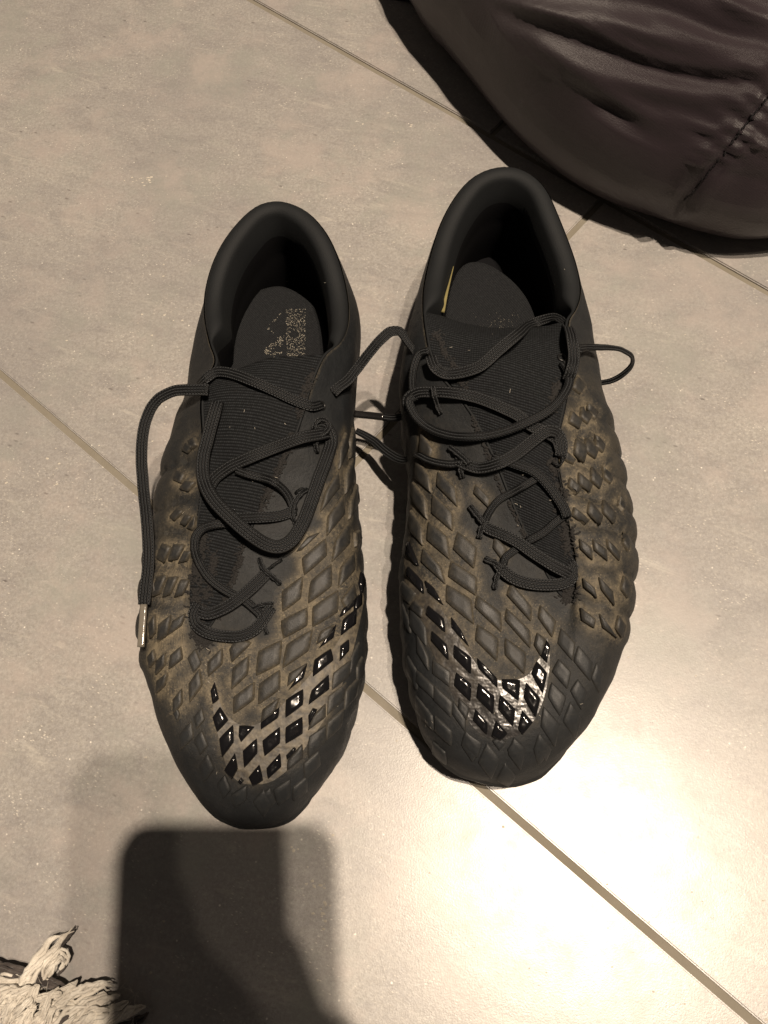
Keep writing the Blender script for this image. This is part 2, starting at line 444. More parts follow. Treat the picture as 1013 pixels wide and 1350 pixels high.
    # ---- collar and lining: rolls over the rim and goes down inside
    def ring(t_in, dz): return Rm+dirin*t_in[:, None]+np.array([0, 0, 1])*dz[:, None]
    collar = 1-sstep(.86, 1.06, K)
    wroll = .0012+.0078*collar; hroll = .0006+.0030*collar
    rows2 = []
    base = Rm+dirin*.0004
    for k in range(9):
        a = math.pi*k/8
        rows2.append(base+dirin*(wroll/2*(1-math.cos(a)))[:, None]+np.array([0, 0, 1])*(hroll*math.sin(a)-.0006)[:, None])
    Sin = Sl-on*.004; Sin[:, 2] = .016
    last = rows2[-1]
    for k in range(1, 11):
        t = k/10
        q = last+(Sin-last)*np.array([t**1.6, t**1.6, t])[None, :]
        bulge = np.sin(math.pi*t)**1.2*.002
        q = q+dirin*bulge*(collar)[:, None]
        if k <= 3: q = q+dirin*(.0016*(1-t))*collar[:, None]
        rows2.append(q)
    G2 = np.array(rows2)
    cut = 11
    mesh('collar', G2[:cut].reshape(-1, 3)-O, grid_faces(cut, n), M['smooth'], root)
    mesh('lining', G2[cut-1:].reshape(-1, 3)-O, grid_faces(len(rows2)-cut+1, n), M['inner'], root)
    # footbed filling the bottom
    c0 = Sin.mean(0)
    fb = list(Sin-O)+[c0-O]
    mesh('footbed', fb, [(i, (i+1) % n, n) for i in range(n)], M['inner'], root)
    # collar seam piping between shell and collar
    kidx = [i for i in range(n) if K[i] < 1.0]
    # ---- sole plate with toe lip and studs
    s_rows = [Sl+on*.0006, Sl+on*.0010, Sl-on*.0012, Sl-on*.010]
    for r_, dz in zip(s_rows, (.0006, -.0022, -.0046, -.0052)): r_[:, 2] = Sl[:, 2]+dz
    ctr = np.vstack([s_rows[0]-O, s_rows[1]-O, s_rows[2]-O, s_rows[3]-O, [s_rows[3].mean(0)-O]])
    fc = grid_faces(4, n)+[(3*n+i, 3*n+(i+1) % n, 4*n) for i in range(n)]
    sole = mesh('sole_plate', ctr, fc, M['sole'], root)
    for fx, fy in ((.90, .22), (.88, -.26), (.72, .36), (.72, -.36), (.58, .34), (.58, -.34), (.20, .24), (.20, -.24), (.07, .20), (.07, -.20)):
        cc = heel+ax*L*fx; j = np.where(abs(vax[NS]-L*fx) < .01)[0]
        la = (Wd[j]-heel)@lat; cc = cc+lat*((la.max()+la.min())/2+fy*(la.max()-la.min()))
        bm = bmesh.new(); bmesh.ops.create_cone(bm, cap_ends=True, segments=10, radius1=.0045, radius2=.0075, depth=.0115)
        me = bpy.data.meshes.new('stud'); bm.to_mesh(me); bm.free(); finish(me, M['sole'])
        s = bpy.data.objects.new('stud', me); s.location = (cc[0]-O[0], cc[1]-O[1], .00575+(.004 if fx > .85 else 0)*0); COL.objects.link(s); s.parent = sole
    # ---- insole, seen through the opening
    zi = D['insole_z']/1000
    ring_px = catmull([np.array([x, y, 0.]) for x, y in D['insole']], n_per=6, closed=True)
    ring = np.array([at(x, y, zi) for x, y, _ in ring_px]); ic = ring.mean(0)
    vs = []; fs = []; uvs = []; m_ = len(ring)
    prof = [(1.02, -.006), (1.0, -.0015), (.975, 0), (.9, -.0002), (.7, -.0012), (.45, -.002), (.2, -.0024)]
    for s_, dz in prof:
        for p in ring:
            q = ic+(p-ic)*s_; q[2] = zi+dz+.003*math.sin(math.pi*.5*np.clip(((p-ic)@ax)/.05, -1, 1))*0
            vs.append(q-O); uvs.append((float(q[0]), float(q[1])))
    for a in range(len(prof)-1):
        for b in range(m_): fs.append((a*m_+b, a*m_+(b+1) % m_, (a+1)*m_+(b+1) % m_, (a+1)*m_+b))
    vs.append(ic-O+np.array([0, 0, -.0024])); uvs.append((float(ic[0]), float(ic[1])))
    fs += [((len(prof)-1)*m_+b, (len(prof)-1)*m_+(b+1) % m_, len(vs)-1) for b in range(m_)]
    ins = mesh('insole', vs, fs, M['insole'], root, uv=uvs)
    ibv = BVHTree.FromPolygons([Vector(np.asarray(p)+O) for p in vs], fs)
    # worn print: flecks of what is left of it
    pv = []; pf = []
    for x, y, s_ in D['print']():
        h = hit(ibv, x, y)
        if not h: continue
        b0 = len(pv); ng = random.randint(5, 7)
        for k in range(ng):
            an = 6.283*k/ng; r_ = s_*random.uniform(.6, 1.2)
            pv.append(h[0]+np.array([math.cos(an)*r_, math.sin(an)*r_, .00025])-O)
        pf.append(tuple(range(b0, b0+ng)))
    if pv:
        o = mesh('worn_print', pv, pf, M['print'], ins, smooth=False); o['kind'] = 'stuff'
    # ---- tongue: knit spanning the throat
    rows3 = []; uvs = []; NT_ = 22
    tr = D['tongue']
    lp = catmull([at(a[0], a[1], a[2]/1000) for a in tr], n_per=6); rp = catmull([at(a[3], a[4], a[5]/1000) for a in tr], n_per=6)
    cr = np.interp(np.linspace(0, len(tr)-1, len(lp)), range(len(tr)), [a[6]/1000 for a in tr])
    acc = 0
    for i in range(len(lp)):
        row = []
        if i: acc += np.linalg.norm((lp[i]+rp[i])/2-(lp[i-1]+rp[i-1])/2)
        w = np.linalg.norm(rp[i]-lp[i])
        for k in range(NT_+1):
            t = k/NT_; q = lp[i]*(1-t)+rp[i]*t
            q = q+np.array([0, 0, 1])*(cr[i]*math.sin(math.pi*t))
            q = q+np.array([0, 0, 1])*noise.noise(Vector(q*70))*.0016
            row.append(q); uvs.append((float((t-.5)*w), float(acc)))
        rows3.append(row)
    ntr = len(rows3)
    # rolled top edge
    T0 = np.array(rows3[0]); T1 = np.array(rows3[1]); dd = np.array([unit(a-b) for a, b in zip(T0, T1)])
    pre = []
    for j, (a, z) in enumerate(((.0, -.0042), (.0014, -.0034), (.0024, -.0020), (.0020, -.0006))):
        pre.append(T0+dd*a+np.array([0, 0, z]))
    rows3 = pre+rows3; uvs = [(u_, -.004+.001*j) for j in range(4) for u_, _ in uvs[:NT_+1]]+uvs
    TG = np.array(rows3); nt = len(rows3); w_ = NT_+1
    TF = [(a*w_+b, a*w_+b+1, (a+1)*w_+b+1, (a+1)*w_+b) for a in range(nt-1) for b in range(NT_)]
    mesh('tongue', TG.reshape(-1, 3)-O, TF, M['knit'], root, uv=uvs)
    allV = np.vstack([V, TG.reshape(-1, 3), G2.reshape(-1, 3)])
    off2 = len(V)+len(TG.reshape(-1, 3))
    allF = F+[tuple(i+len(V) for i in q) for q in TF]+[tuple(i+off2 for i in q) for q in grid_faces(len(rows2), n)]
    abv = BVHTree.FromPolygons([Vector(p) for p in allV], allF)
    # ---- raised scales
    padpts = []
    us = [-1, -.91, -.78, -.30, .30, .78, .91, 1]; hs = lambda m: float(np.interp(m, [0, .30, .78, .91, 1], [.94, .96, 1.0, .60, -.25]))
    def pad(quad, kind):
        T, R, B, L_ = [np.array(q, float) for q in quad]
        c = (T+R+B+L_)/4; gr = {'p': 1.22, 'g': 1.15, 'm': 1.28, 'l': 1.34}[kind]; T, R, B, L_ = [c+(q-c)*gr for q in (T, R, B, L_)]
        vs = []; ed = []; prev = None; ok = 0
        hgt = {'p': .0016, 'g': .0016, 'm': .0009, 'l': .0016}[kind]
        for j, vq in enumerate(us):
            for i, uq in enumerate(us):
                # corners: (-1,-1)=T (1,-1)=R (1,1)=B (-1,1)=L, softly rounded
                mm = max(abs(uq), abs(vq)); k = 1-.07*(abs(uq)*abs(vq))**3
                a = (1+uq*k)/2; b = (1+vq*k)/2
                q = T*(1-a)*(1-b)+R*a*(1-b)+B*a*b+L_*(1-a)*b
                h = hit(bv, q[0], q[1])
                if h is None:
                    if prev is None: vs.append(None); ed.append(0); continue
                    d = unit(ray(q[0], q[1])); p0 = CAMP+d*np.linalg.norm(prev[0]-CAMP)
                    nn = bv.find_nearest(Vector(p0)); h = (np.array(nn[0]), prev[1])
                else: ok += 1
                nrm = h[1]
                if nrm@(CAMP-h[0]) < 0: nrm = -nrm
                prev = (h[0], nrm)
                vs.append(h[0]+nrm*hgt*hs(mm)); ed.append(float(np.interp(mm, [0, .74, .92, 1], [0, .15, 1, 1])))
        if ok < 40: return
        f0 = next(v for v in vs if v is not None); vs = [f0 if v is None else v for v in vs]
        for a in range(1, len(vs)):            # a scale must not jump across a silhouette
            if np.linalg.norm(vs[a]-vs[a-1]) > .012 and a % 8: return
        nu = len(us)
        fs = [(a*nu+b, a*nu+b+1, (a+1)*nu+b+1, (a+1)*nu+b) for a in range(nu-1) for b in range(nu-1)]
        padpts.extend(vs[k] for k in range(64) if ed[k] > .5 and kind != 'm')
        o = mesh('scale', np.array(vs)-O, fs, M['gloss'] if kind == 'g' else M['mpad'] if kind == 'm' else M['pad'], up)
        attr(o, 'edge', ed)
        du = float(D['mud'](np.array([c[0]]), np.array([c[1]]))[0]); attr(o, 'dust', [du*(.45 if kind == 'm' else .8)]*len(vs))
        if kind == 'g': o['label'] = 'glossy black diamond scale of the curved logo'
    cents = []
    for (ox, oy, sc, kind, quads) in D['pads']:
        for q in quads:
            qq = [(ox+q[i]/sc, oy+q[i+1]/sc) for i in (0, 2, 4, 6)]; pad(qq, kind); cents.append(np.mean(qq, axis=0))
    for x, y, w_2, h_2 in D['extra']:
        sk = D['skew']; cents.append(np.array([x, y]))
        pad([(x-2*sk, y-h_2), (x+w_2, y-2*sk), (x+2*sk, y+h_2), (x-w_2, y+2*sk)], 'l')
    # worn scales filling the flanks of the toe
    for (x0, y0, x1, y1) in D['fill']:
        sk = D['skew']
        for a in range(-12, 13):
            for b in range(-12, 13):
                c_ = np.array(D['fill0'])+np.array([-3*sk, 36])*a+np.array([23*sk, 16])*b
                if not (x0 < c_[0] < x1 and y0 < c_[1] < y1): continue
                if min(np.hypot(*((c_-e)*np.array([1, .62]))) for e in cents) < 17: continue
                if any(hit(bv, c_[0]+dx, c_[1]+dy) is None for dx, dy in ((-15, 0), (15, 0), (0, 22), (10, 15), (-10, 15))): continue
                jx, jy = random.uniform(-1.5, 1.5), random.uniform(-1.5, 1.5); c2 = c_+np.array([jx, jy]); cents.append(c_)
                pad([(c2[0]-1*sk, c2[1]-14), (c2[0]+8, c2[1]-3*sk), (c2[0]+1*sk, c2[1]+14), (c2[0]-8, c2[1]+3*sk)], 'm')
    from mathutils.kdtree import KDTree
    kd = KDTree(len(padpts))
    for i, p in enumerate(padpts): kd.insert(Vector(p), i)
    kd.balance()
    near = np.array([kd.find(Vector(p))[2] for p in V])
    kf = np.tile(K, nr); outer_ = np.tile((side == D['outer']).astype(float), nr)
    calm = (1-outer_)*sstep(.70, .86, rflat)*(1-sstep(2.5, 2.8, kf))
    attr(up, 'dust', np.maximum(up_mud*(.06+.15*outer_+.92*np.exp(-(near/.0022)**2))*(1-.45*calm), .55*sstep(.975, .995, rflat)*sstep(.35, .6, kf)*(1-sstep(1.3, 1.6, kf))))
    # ---- glossy swoosh film between the scales
    poly = D['swoosh']; outer = catmull([np.array([x, y, 0.]) for x, y in poly[0]], n_per=5); inner = catmull([np.array([x, y, 0.]) for x, y in poly[1]], n_per=5)
    outer = resample(outer, 60); inner = resample(inner, 60)
    vs = []; ok = True; W_ = 12
    for a in range(60):
        for b in range(W_+1):
            q = outer[a]*(1-b/W_)+inner[a]*(b/W_); h = hit(bv, q[0], q[1])
            if h is None: nn = bv.find_nearest(Vector(at(q[0], q[1], .03))); h = (np.array(nn[0]), np.array(nn[1]))
            nrm = h[1] if h[1]@(CAMP-h[0]) > 0 else -h[1]
            vs.append(h[0]+nrm*.00022-O)
    fs = [(a*(W_+1)+b, a*(W_+1)+b+1, (a+1)*(W_+1)+b+1, (a+1)*(W_+1)+b) for a in range(59) for b in range(W_)]
    fs = [q for q in fs if max(np.linalg.norm(np.array(vs[q[0]])-np.array(vs[k])) for k in q) < .012]
    sw = mesh('curved_logo', vs, fs, M['film'], up); sw['label'] = 'glossy black curved logo over the toe'
    attr(sw, 'dust', [float(D['swdust'](topx(np.array(v_)+O)[1])) for v_ in vs])
    # ---- knit loops fringing the tongue
    lv = []; lf = []
    for (pts, wd, cnt) in D['loops']:
        line = resample(catmull([np.array([x, y, 0.]) for x, y in pts], n_per=6), 200)
        for _ in range(cnt):
            q = line[random.randrange(200)]; dx, dy = random.gauss(0, wd/2), random.gauss(0, wd/2)
            h = hit(abv, q[0]+dx, q[1]+dy)
            if not h: continue
            nrm = h[1] if h[1]@(CAMP-h[0]) > 0 else -h[1]
            an = random.choice((.6, -.6))+random.gauss(0, .3); t_ = unit(np.array([math.cos(an), math.sin(an), 0])); s_ = unit(np.cross(nrm, t_))
            ln = random.uniform(.0006, .0011); wdt = random.uniform(.00028, .00042); b0 = len(lv)
            for e, (k1, k2) in enumerate(((-1, .2), (-.55, .9), (0, 1.15), (.55, .9), (1, .2))):
                for g in range(4):
                    aa = math.pi*g/3
                    lv.append(h[0]+t_*ln*k1+s_*wdt*math.cos(aa)*k2+nrm*(wdt*1.5*math.sin(aa)*k2+.0001)-O)
            for e in range(4):
                for g in range(3): lf.append((b0+e*4+g, b0+e*4+g+1, b0+e*4+g+5, b0+e*4+g+4))
    if lv:
        o = mesh('knit_loops', lv, lf, M['loop'], root); o['kind'] = 'stuff'
    return dict(root=root, O=O, bv=abv, hit=lambda x, y: hit(abv, x, y), Rm=Rm, K=K, dirin=dirin, side=side, n=n)

def D_toe(D):
    x, y, z = D['wide_a'][-1]; return at(x, y, z/1000)

def lerpmud(ys, vs): return lambda y: np.interp(y, ys, vs)
def mud_l(x, y):
    b = np.interp(y, [470, 560, 620, 800, 930, 985, 1030, 1100], [.15, .55, .85, 1, .95, .45, .18, .08])
    r = 1-.55*sstep(440, 480, x+0*y)*sstep(820, 880, y)              # outer flank of the toe is cleaner
    s = 1-.35*sstep(0, 40, 300+(840-y)*.33-x+60)*0
    return b*r
def mud_r(x, y):
    b = np.interp(y, [440, 500, 560, 700, 850, 920, 980, 1050], [.25, .8, 1, .95, .8, .35, .14, .06])
    r = 1-.45*sstep(680, 760, x+0*y)*sstep(820, 880, y)
    g = 1-.75*(1-sstep(545, 575, x+0*y))*sstep(760, 830, y)
    return b*r*g

def print_l():
    out = []
    def z(x, y): return 300+x/7.236, 360+y/7.236
    for _ in range(1050):
        x = random.uniform(562, 745); y = random.uniform(345, 940)
        if y > 940-(x-560)*.42: continue
        if random.random() < .22+.5*abs(math.sin(y*.021+x*.004)) and random.random() < .6: continue
        if ((x-640)/45)**2+((y-585)/35)**2 < 1: continue
        out.append((*z(x, y), random.uniform(.00009, .00026)))
    def stroke(pts, n, w):
        ln = resample(np.array(pts, float), 100)
        for _ in range(n):
            p = ln[random.randrange(100)]; out.append((*z(p[0]+random.gauss(0, w), p[1]+random.gauss(0, w)), random.uniform(.00014, .0003)))
    stroke([(515, 385), (470, 440), (405, 485), (395, 520), (415, 555), (450, 600)], 16, 6)
    stroke([(520, 615), (470, 660), (400, 730), (365, 760)], 75, 14); stroke([(375, 770), (450, 770), (515, 765)], 26, 9); stroke([(505, 630), (500, 700)], 14, 9)
    stroke([(515, 880), (490, 830), (430, 815), (375, 840), (355, 885), (385, 935), (440, 945), (475, 925)], 95, 9)
    stroke([(340, 985), (400, 990), (470, 975)], 40, 9)
    return out
def print_r():
    out = []
    for _ in range(70):
        x = random.gauss(660, 15); y = random.gauss(427, 7)
        out.append((x, y, random.uniform(.00007, .00016)))
    return out

LEFT = dict(
 label='scuffed black football boot with worn white print on its insole, left of the two',
 outer=1, skew=-1, extra=[(203,776,4,9),(202,868,4,10),(256,585,5,7)], fill0=(240,960), fill=[(198,870,300,1075),(300,1035,470,1080),(390,930,480,1070)], hc_a=4, hc_b=4, k1=.40, k2=.70, insole_z=33,
 rim_a=[(373,264,72),(405,278,72),(432,308,70),(447,340,67),(457,378,64),(461,407,63),(458,437,66),(447,455,71),(430,468,76),(413,507,77),(402,545,77),(387,587,75),(367,628,72),(349,664,69.5),(332,700,66),(321,727,63.5),(311,755,61),(300,785,58.5),(286,815,56),(271,836,55),(262,842,55)],
 rim_b=[(373,264,72),(340,270,72),(310,297,71),(290,325,69),(277,355,66),(269,390,64),(269,420,64.5),(276,453,70),(283,480,76),(270,500,77),(264,528,77),(265,560,76),(267,600,74),(265,640,71),(260,680,68),(256,715,65),(253,750,62),(252,785,59),(252,815,56.5),(256,833,55.5),(262,842,55)],
 wide_a=[(477,413,38),(476,445,34),(473,475,31),(469,520,29),(467,570,28),(467,625,28),(472,667,28),(477,731,28),(482,780,28),(485,826,28),(485,858,27),(481,905,26),(470,951,25),(452,993,24),(434,1023,23),(411,1059,22),(376,1088,21),(341,1097,20)],
 wide_b=[(264,430,45),(258,470,42),(253,510,38),(249,545,34),(241,590,30),(232,631,28),(219,681,28),(208,727,28),(200,766,28),(194,805,28),(194,840,28),(197,894,27),(206,936,26),(216,963,25),(228,995,24),(246,1036,23),(270,1070,22),(303,1092,21),(341,1097,20)],
 valleys=[(250,606),(246,660),(235,699),(230,744),(225,792),(225,842)],
 mud=mud_l, print=print_l, swdust=lambda y: np.interp(y, [800, 900, 960, 1000], [1, 1, 1, .9]),
 insole=[(306,455),(309,420),(322,394),(345,380),(372,376),(398,388),(420,410),(431,437),(434,465),(420,520),(395,560),(330,560),(304,510)],
 tongue=[(268,504,76,427,469,74,4.5),(268,522,77,414,502,76,6),(268,550,76,402,538,76,5),(268,590,73.5,388,582,74,3),(266,635,70.5,366,628,71,2),(260,680,67,342,674,67.5,1.5),(255,720,63.5,323,720,63,1),(252,760,60.5,310,755,60,1),(251,800,57.5,294,795,57,.8),(252,830,55,276,828,55,.5)],
 swoosh=([(283,898),(281,930),(286,962),(294,992),(301,1015),(316,1031),(336,1034),(356,1031),(376,1018),(392,1000),(412,972),(430,945),(447,912),(461,872),(472,830),(480,790)],
         [(284,898),(288,918),(296,938),(305,948),(316,955),(330,957),(345,952),(358,944),(372,930),(386,915),(402,898),(418,880),(434,862),(450,838),(464,800),(474,765)]),
 loops=[([(268,700),(262,740),(258,790),(262,835)], 10, 420), ([(385,572),(372,610),(355,648),(340,685)], 5, 300), ([(322,712),(314,745),(300,785),(286,812)], 5, 200), ([(258,838),(275,850)], 8, 120), ([(412,492),(402,520),(393,550)], 6, 160), ([(283,730),(278,760),(274,790)], 6, 160)],
 pads=[
 (340,560,6.753,'p',[(770,80,790,200,715,390,720,220),(700,430,715,560,560,765,600,600),(745,650,760,790,620,975,625,820),(830,310,840,500,770,610,778,430),(870,540,885,680,805,835,815,680),(840,30,850,200,810,290,812,160)]),
 (340,700,6.753,'p',[(800,-70,805,110,665,260,690,90),(595,80,605,220,425,380,405,240),(840,195,850,350,720,495,738,330),(395,415,375,600,230,705,225,540),(645,310,650,490,460,630,480,450),(705,540,700,720,500,840,500,680),(430,695,430,840,240,945,220,800),(890,0,905,60,862,140,852,20),(845,470,860,590,790,690,745,620),(545,20,395,165,352,175,440,60)]),
 (340,700,6.753,'g',[(912,370,938,440,908,560,893,470),(905,560,905,660,850,710,858,600),(865,700,862,820,742,925,760,790),(865,580,850,660,730,760,760,690)]),
 (330,820,6.331,'p',[(255,165,238,345,60,435,78,250),(510,75,478,240,283,370,315,190),(240,412,240,560,78,675,85,520),(690,30,650,120,560,180,590,80),(470,350,400,450,318,530,330,430),(240,640,200,760,100,830,110,730),(620,690,622,790,488,895,520,790)]),
 (330,820,6.331,'g',[(710,25,690,130,572,218,640,120),(668,228,690,320,525,455,540,315),(815,150,812,240,745,325,752,200),(650,443,655,560,490,685,515,570),(440,563,438,690,298,795,303,650),(474,352,445,470,320,568,385,470),(432,795,435,930,298,1012,300,880),(240,715,232,800,95,895,95,835),(520,720,560,730,490,860,485,780)]),
 (340,940,6.331,'g',[(183,120,183,250,60,355,43,230),(185,338,195,450,88,545,75,460),(300,285,320,300,245,390,238,350)]),
 (340,940,6.331,'p',[(365,265,372,370,250,470,255,390)]),
 (180,780,6.331,'p',[(845,395,955,430,800,582,788,480),(935,545,925,690,800,805,810,640),(978,765,975,900,820,1010,820,880),(715,478,715,600,605,700,600,590),(525,655,550,780,450,915,445,770),(370,465,385,560,280,640,293,530),(245,515,245,610,175,685,180,575),(380,815,385,930,320,1010,315,900),(265,680,245,780,183,840,188,740)]),
 (180,780,6.331,'g',[(655,757,690,895,640,935,624,830)]),
 (200,920,6.331,'g',[(572,78,640,185,548,282,515,165),(680,228,685,370,595,488,568,340),(732,232,862,242,748,368,732,320),(877,343,882,460,778,580,765,440),(697,463,720,590,675,672,610,600),(900,558,930,685,850,730,815,660),(750,663,772,690,750,718,725,695)]),
 (200,920,6.331,'m',[(200,60,235,130,220,190,190,130),(330,210,345,330,250,420,240,300),(790,735,785,850,700,905,675,810),(470,480,520,590,440,690,410,570),(985,760,1030,860,930,960,885,850),(420,90,440,180,380,250,360,160)]),
 (340,940,6.331,'m',[(265,560,262,690,175,755,140,640),(520,160,530,260,430,360,425,240),(500,330,510,430,400,540,390,420),(50,650,110,750,50,850,-30,740),(400,540,400,650,300,720,300,620)]),
 (330,820,6.331,'m',[(835,325,815,450,690,555,700,430),(790,520,770,650,650,760,660,620),(900,180,900,300,830,420,840,290),(900,470,880,610,790,720,800,580),(620,880,620,1000,490,1090,500,960),(770,740,750,870,640,970,650,840),(930,300,945,420,890,500,890,380)]),
 (180,680,6.331,'l',[(230,245,290,272,240,372,188,345),(320,250,400,255,348,350,282,360),(405,300,465,305,425,372,362,385),(190,515,255,515,200,640,138,655),(278,525,345,525,290,640,232,665),(372,545,440,545,390,650,328,662)]),
 (180,560,6.331,'l',[(430,160,482,185,440,232,398,212),(350,395,412,418,380,482,328,460),(420,475,492,488,440,552,380,530),(350,712,395,728,330,792,298,770),(420,758,465,768,420,832,380,812),(500,775,555,798,480,872,440,852)]),
 (180,780,6.331,'l',[(160,205,165,330,130,375,118,270),(285,212,262,350,190,405,198,280),(402,195,375,280,280,345,308,250)]),
 ])

RIGHT = dict(
 label='scuffed black football boot nearest the plum nylon bag, right of the two',
 outer=0, skew=1, extra=[(818,664,4,9),(824,714,4,11),(823,774,5,12),(816,826,5,12)], fill0=(740,888), fill=[(700,830,825,1030),(560,1000,700,1035),(530,860,600,1010)], hc_a=5, hc_b=4, k1=.40, k2=.70, insole_z=34,
 rim_a=[(665,219,72),(689,224,72),(717,244,71),(736,283,69),(750,318,66),(761,350,64),(767,385,63.5),(760,408,68),(750,425,75),(752,455,77),(752,495,77),(746,540,76),(738,575,75),(737,608,73),(742,640,71),(748,672,69),(754,706,65),(761,740,61),(765,770,57.5),(762,787,55.5),(753,793,55)],
 rim_b=[(665,219,72),(630,228,72),(604,253,70),(580,295,67),(566,340,65),(558,378,66),(557,408,72),(560,436,77),(566,468,78),(580,498,78),(602,522,77),(622,550,76),(639,583,74),(655,617,71),(670,655,68),(685,690,65),(701,722,62),(717,753,59),(732,778,56.5),(743,790,55.5),(753,793,55)],
 wide_a=[(776,421,45),(781,460,40),(783,500,34),(789,539,30),(798,587,28),(810,630,28),(821,677,28),(828,717,28),(831,756,28),(830,796,28),(825,838,27),(813,880,26),(799,912,25),(781,948,24),(765,975,23),(736,1010,22),(706,1033,21),(676,1042,20),(645,1043,20)],
 wide_b=[(551,415,42),(543,445,38),(536,480,33),(531,520,30),(530,560,28),(534,600,28),(537,633,28),(537,667,28),(534,700,28),(530,733,28),(527,767,28),(527,800,28),(529,840,28),(534,882,27),(542,918,26),(552,962,25),(567,992,24),(592,1018,22),(618,1034,21),(645,1043,20)],
 valleys=[(750,530),(762,572),(770,612),(780,655),(790,693),(795,746),(800,800)],
 mud=mud_r, print=print_r, swdust=lambda y: np.interp(y, [700, 800, 880, 950], [.5, .45, .25, .0]),
 insole=[(586,440),(588,404),(598,366),(614,346),(638,345),(668,362),(692,387),(706,417),(708,450),(700,500),(680,540),(610,530),(590,490)],
 tongue=[(558,412,72,742,428,72,-6.5),(564,440,76,748,455,75,1),(576,480,76.5,752,490,76,5),(604,520,75.5,748,535,75,4),(628,560,73.5,742,585,73,3),(654,615,70,742,640,69.5,2),(676,668,66,751,690,66,1.5),(700,718,62,760,735,61,1),(722,758,57.5,764,768,57,.6),(742,786,55,760,786,55,.3)],
 swoosh=([(722,842),(725,870),(721,905),(712,935),(700,955),(680,971),(655,975),(632,966),(615,946),(600,921),(585,890),(570,858),(558,828),(546,798),(538,765),(533,738)],
         [(721,842),(714,862),(706,876),(698,888),(686,895),(670,897),(655,896),(643,891),(632,880),(620,864),(608,846),(596,826),(584,806),(570,786),(556,762),(542,740)]),
 loops=[([(735,640),(741,670),(748,700),(752,730)], 9, 430), ([(727,605),(733,625)], 6, 90), ([(758,780),(745,790)], 8, 150), ([(622,548),(640,590),(660,640),(680,680),(705,735)], 2.5, 170), ([(735,505),(728,540)], 6, 140), ([(575,440),(598,485),(612,510)], 6, 140)],
 pads=[
 (520,560,6.331,'p',[(235,60,325,210,310,265,225,230),(200,290,295,430,310,562,187,445),(375,402,510,530,520,672,365,510),(170,488,265,620,276,780,150,610),(335,593,482,740,482,877,325,740),(150,722,235,850,242,1000,130,860),(685,505,797,620,783,687,670,575)]),
 (510,700,6.331,'p',[(365,-62,500,50,522,225,350,75),(600,20,742,140,722,300,565,150),(905,50,1000,150,960,235,890,140),(320,152,450,300,482,432,300,260),(550,262,742,390,735,527,525,380),(513,462,695,570,717,767,505,590),(765,552,942,680,945,832,745,640),(765,793,922,900,912,1075,748,910)]),
 (510,700,6.331,'g',[(190,90,255,240,268,290,172,200),(190,300,300,420,312,522,175,370),(330,418,400,480,472,617,350,510),(355,628,477,730,487,842,335,690),(545,725,620,830,687,962,545,810)]),
 (510,700,6.331,'p',[(250,578,312,650,302,722,205,640)]),
 (510,700,6.331,'m',[(140,430,240,520,190,600,118,500),(215,640,320,800,325,940,200,790),(140,620,195,760,200,840,130,740)]),
 (520,840,6.331,'g',[(322,-46,440,60,453,187,315,20),(505,68,637,165,637,302,500,160),(520,298,642,390,632,532,502,400),(695,178,852,335,857,417,705,260),(705,388,832,490,822,637,690,500),(885,483,1007,600,987,742,870,600),(682,603,777,710,772,807,660,690),(850,698,942,800,885,857,815,825)]),
 (520,840,6.331,'p',[(545,512,627,590,600,682,540,600)]),
 (520,840,6.331,'m',[(335,200,460,290,455,400,330,300),(500,550,590,680,585,770,490,640),(200,290,320,400,325,500,190,370),(345,420,480,540,465,650,340,520),(610,808,720,880,690,990,580,890),(120,170,195,300,190,420,110,290),(190,500,310,650,320,760,195,620),(350,670,470,780,470,890,350,780),(200,-10,280,160,285,260,200,130),(330,880,420,960,430,1050,330,970)]),
 (660,840,6.331,'p',[(45,20,202,130,190,297,45,150)]),
 (660,840,6.331,'g',[(15,355,160,357,147,532,20,420),(215,383,330,510,292,662,194,500),(305,208,388,300,352,467,258,300),(385,28,413,75,390,212,330,150),(178,613,268,712,182,807,150,762)]),
 (660,840,6.331,'m',[(490,198,577,290,552,415,440,290),(655,92,757,210,742,350,620,200),(430,395,537,500,492,642,405,500),(645,368,712,460,670,590,590,450),(365,598,482,730,445,892,345,740),(125,858,197,930,130,1017,65,940),(322,818,412,930,372,1015,290,930),(585,560,660,680,620,820,530,700),(800,230,850,330,820,450,760,340)]),
 (540,940,5.065,'m',[(380,130,475,220,420,310,355,210),(520,215,595,310,545,420,470,325),(700,175,765,240,740,365,665,270),(870,150,940,240,860,330,835,240),(640,345,700,420,660,480,590,440),(590,170,640,190,600,245,560,185)]),
 (640,700,5.065,'p',[(180,362,300,500,296,592,150,430),(150,528,290,660,291,772,138,600),(370,503,467,600,442,702,355,580),(345,683,402,730,372,832,328,760)]),
 (640,700,5.065,'m',[(510,663,592,750,577,852,490,750)]),
 (640,700,5.065,'p',[(640,518,732,590,722,642,650,600),(762,558,836,660,872,705,780,640),(630,58,702,112,712,187,636,120),(717,63,800,130,807,192,725,130),(808,63,887,150,882,192,815,120),(655,318,727,380,742,442,662,370),(757,318,842,400,852,492,772,390)]),
 (460,480,2.5325,'l',[(758,48,782,75,768,97,745,80),(708,178,737,207,723,227,698,207),(743,163,772,192,763,212,734,195),(775,148,807,177,793,197,772,180),(797,133,827,157,818,182,797,163),(722,292,752,317,743,332,713,317),(758,257,792,282,780,322,753,300),(790,257,827,287,817,312,788,290),(823,237,852,267,843,292,822,275),(738,383,772,412,758,432,733,410),(768,368,807,402,797,422,768,403),(808,352,842,387,833,412,808,390),(848,342,877,377,868,397,848,378),(753,483,797,517,783,532,748,508),(803,467,842,507,833,532,798,498),(848,462,887,502,878,527,848,498)]),
 ])

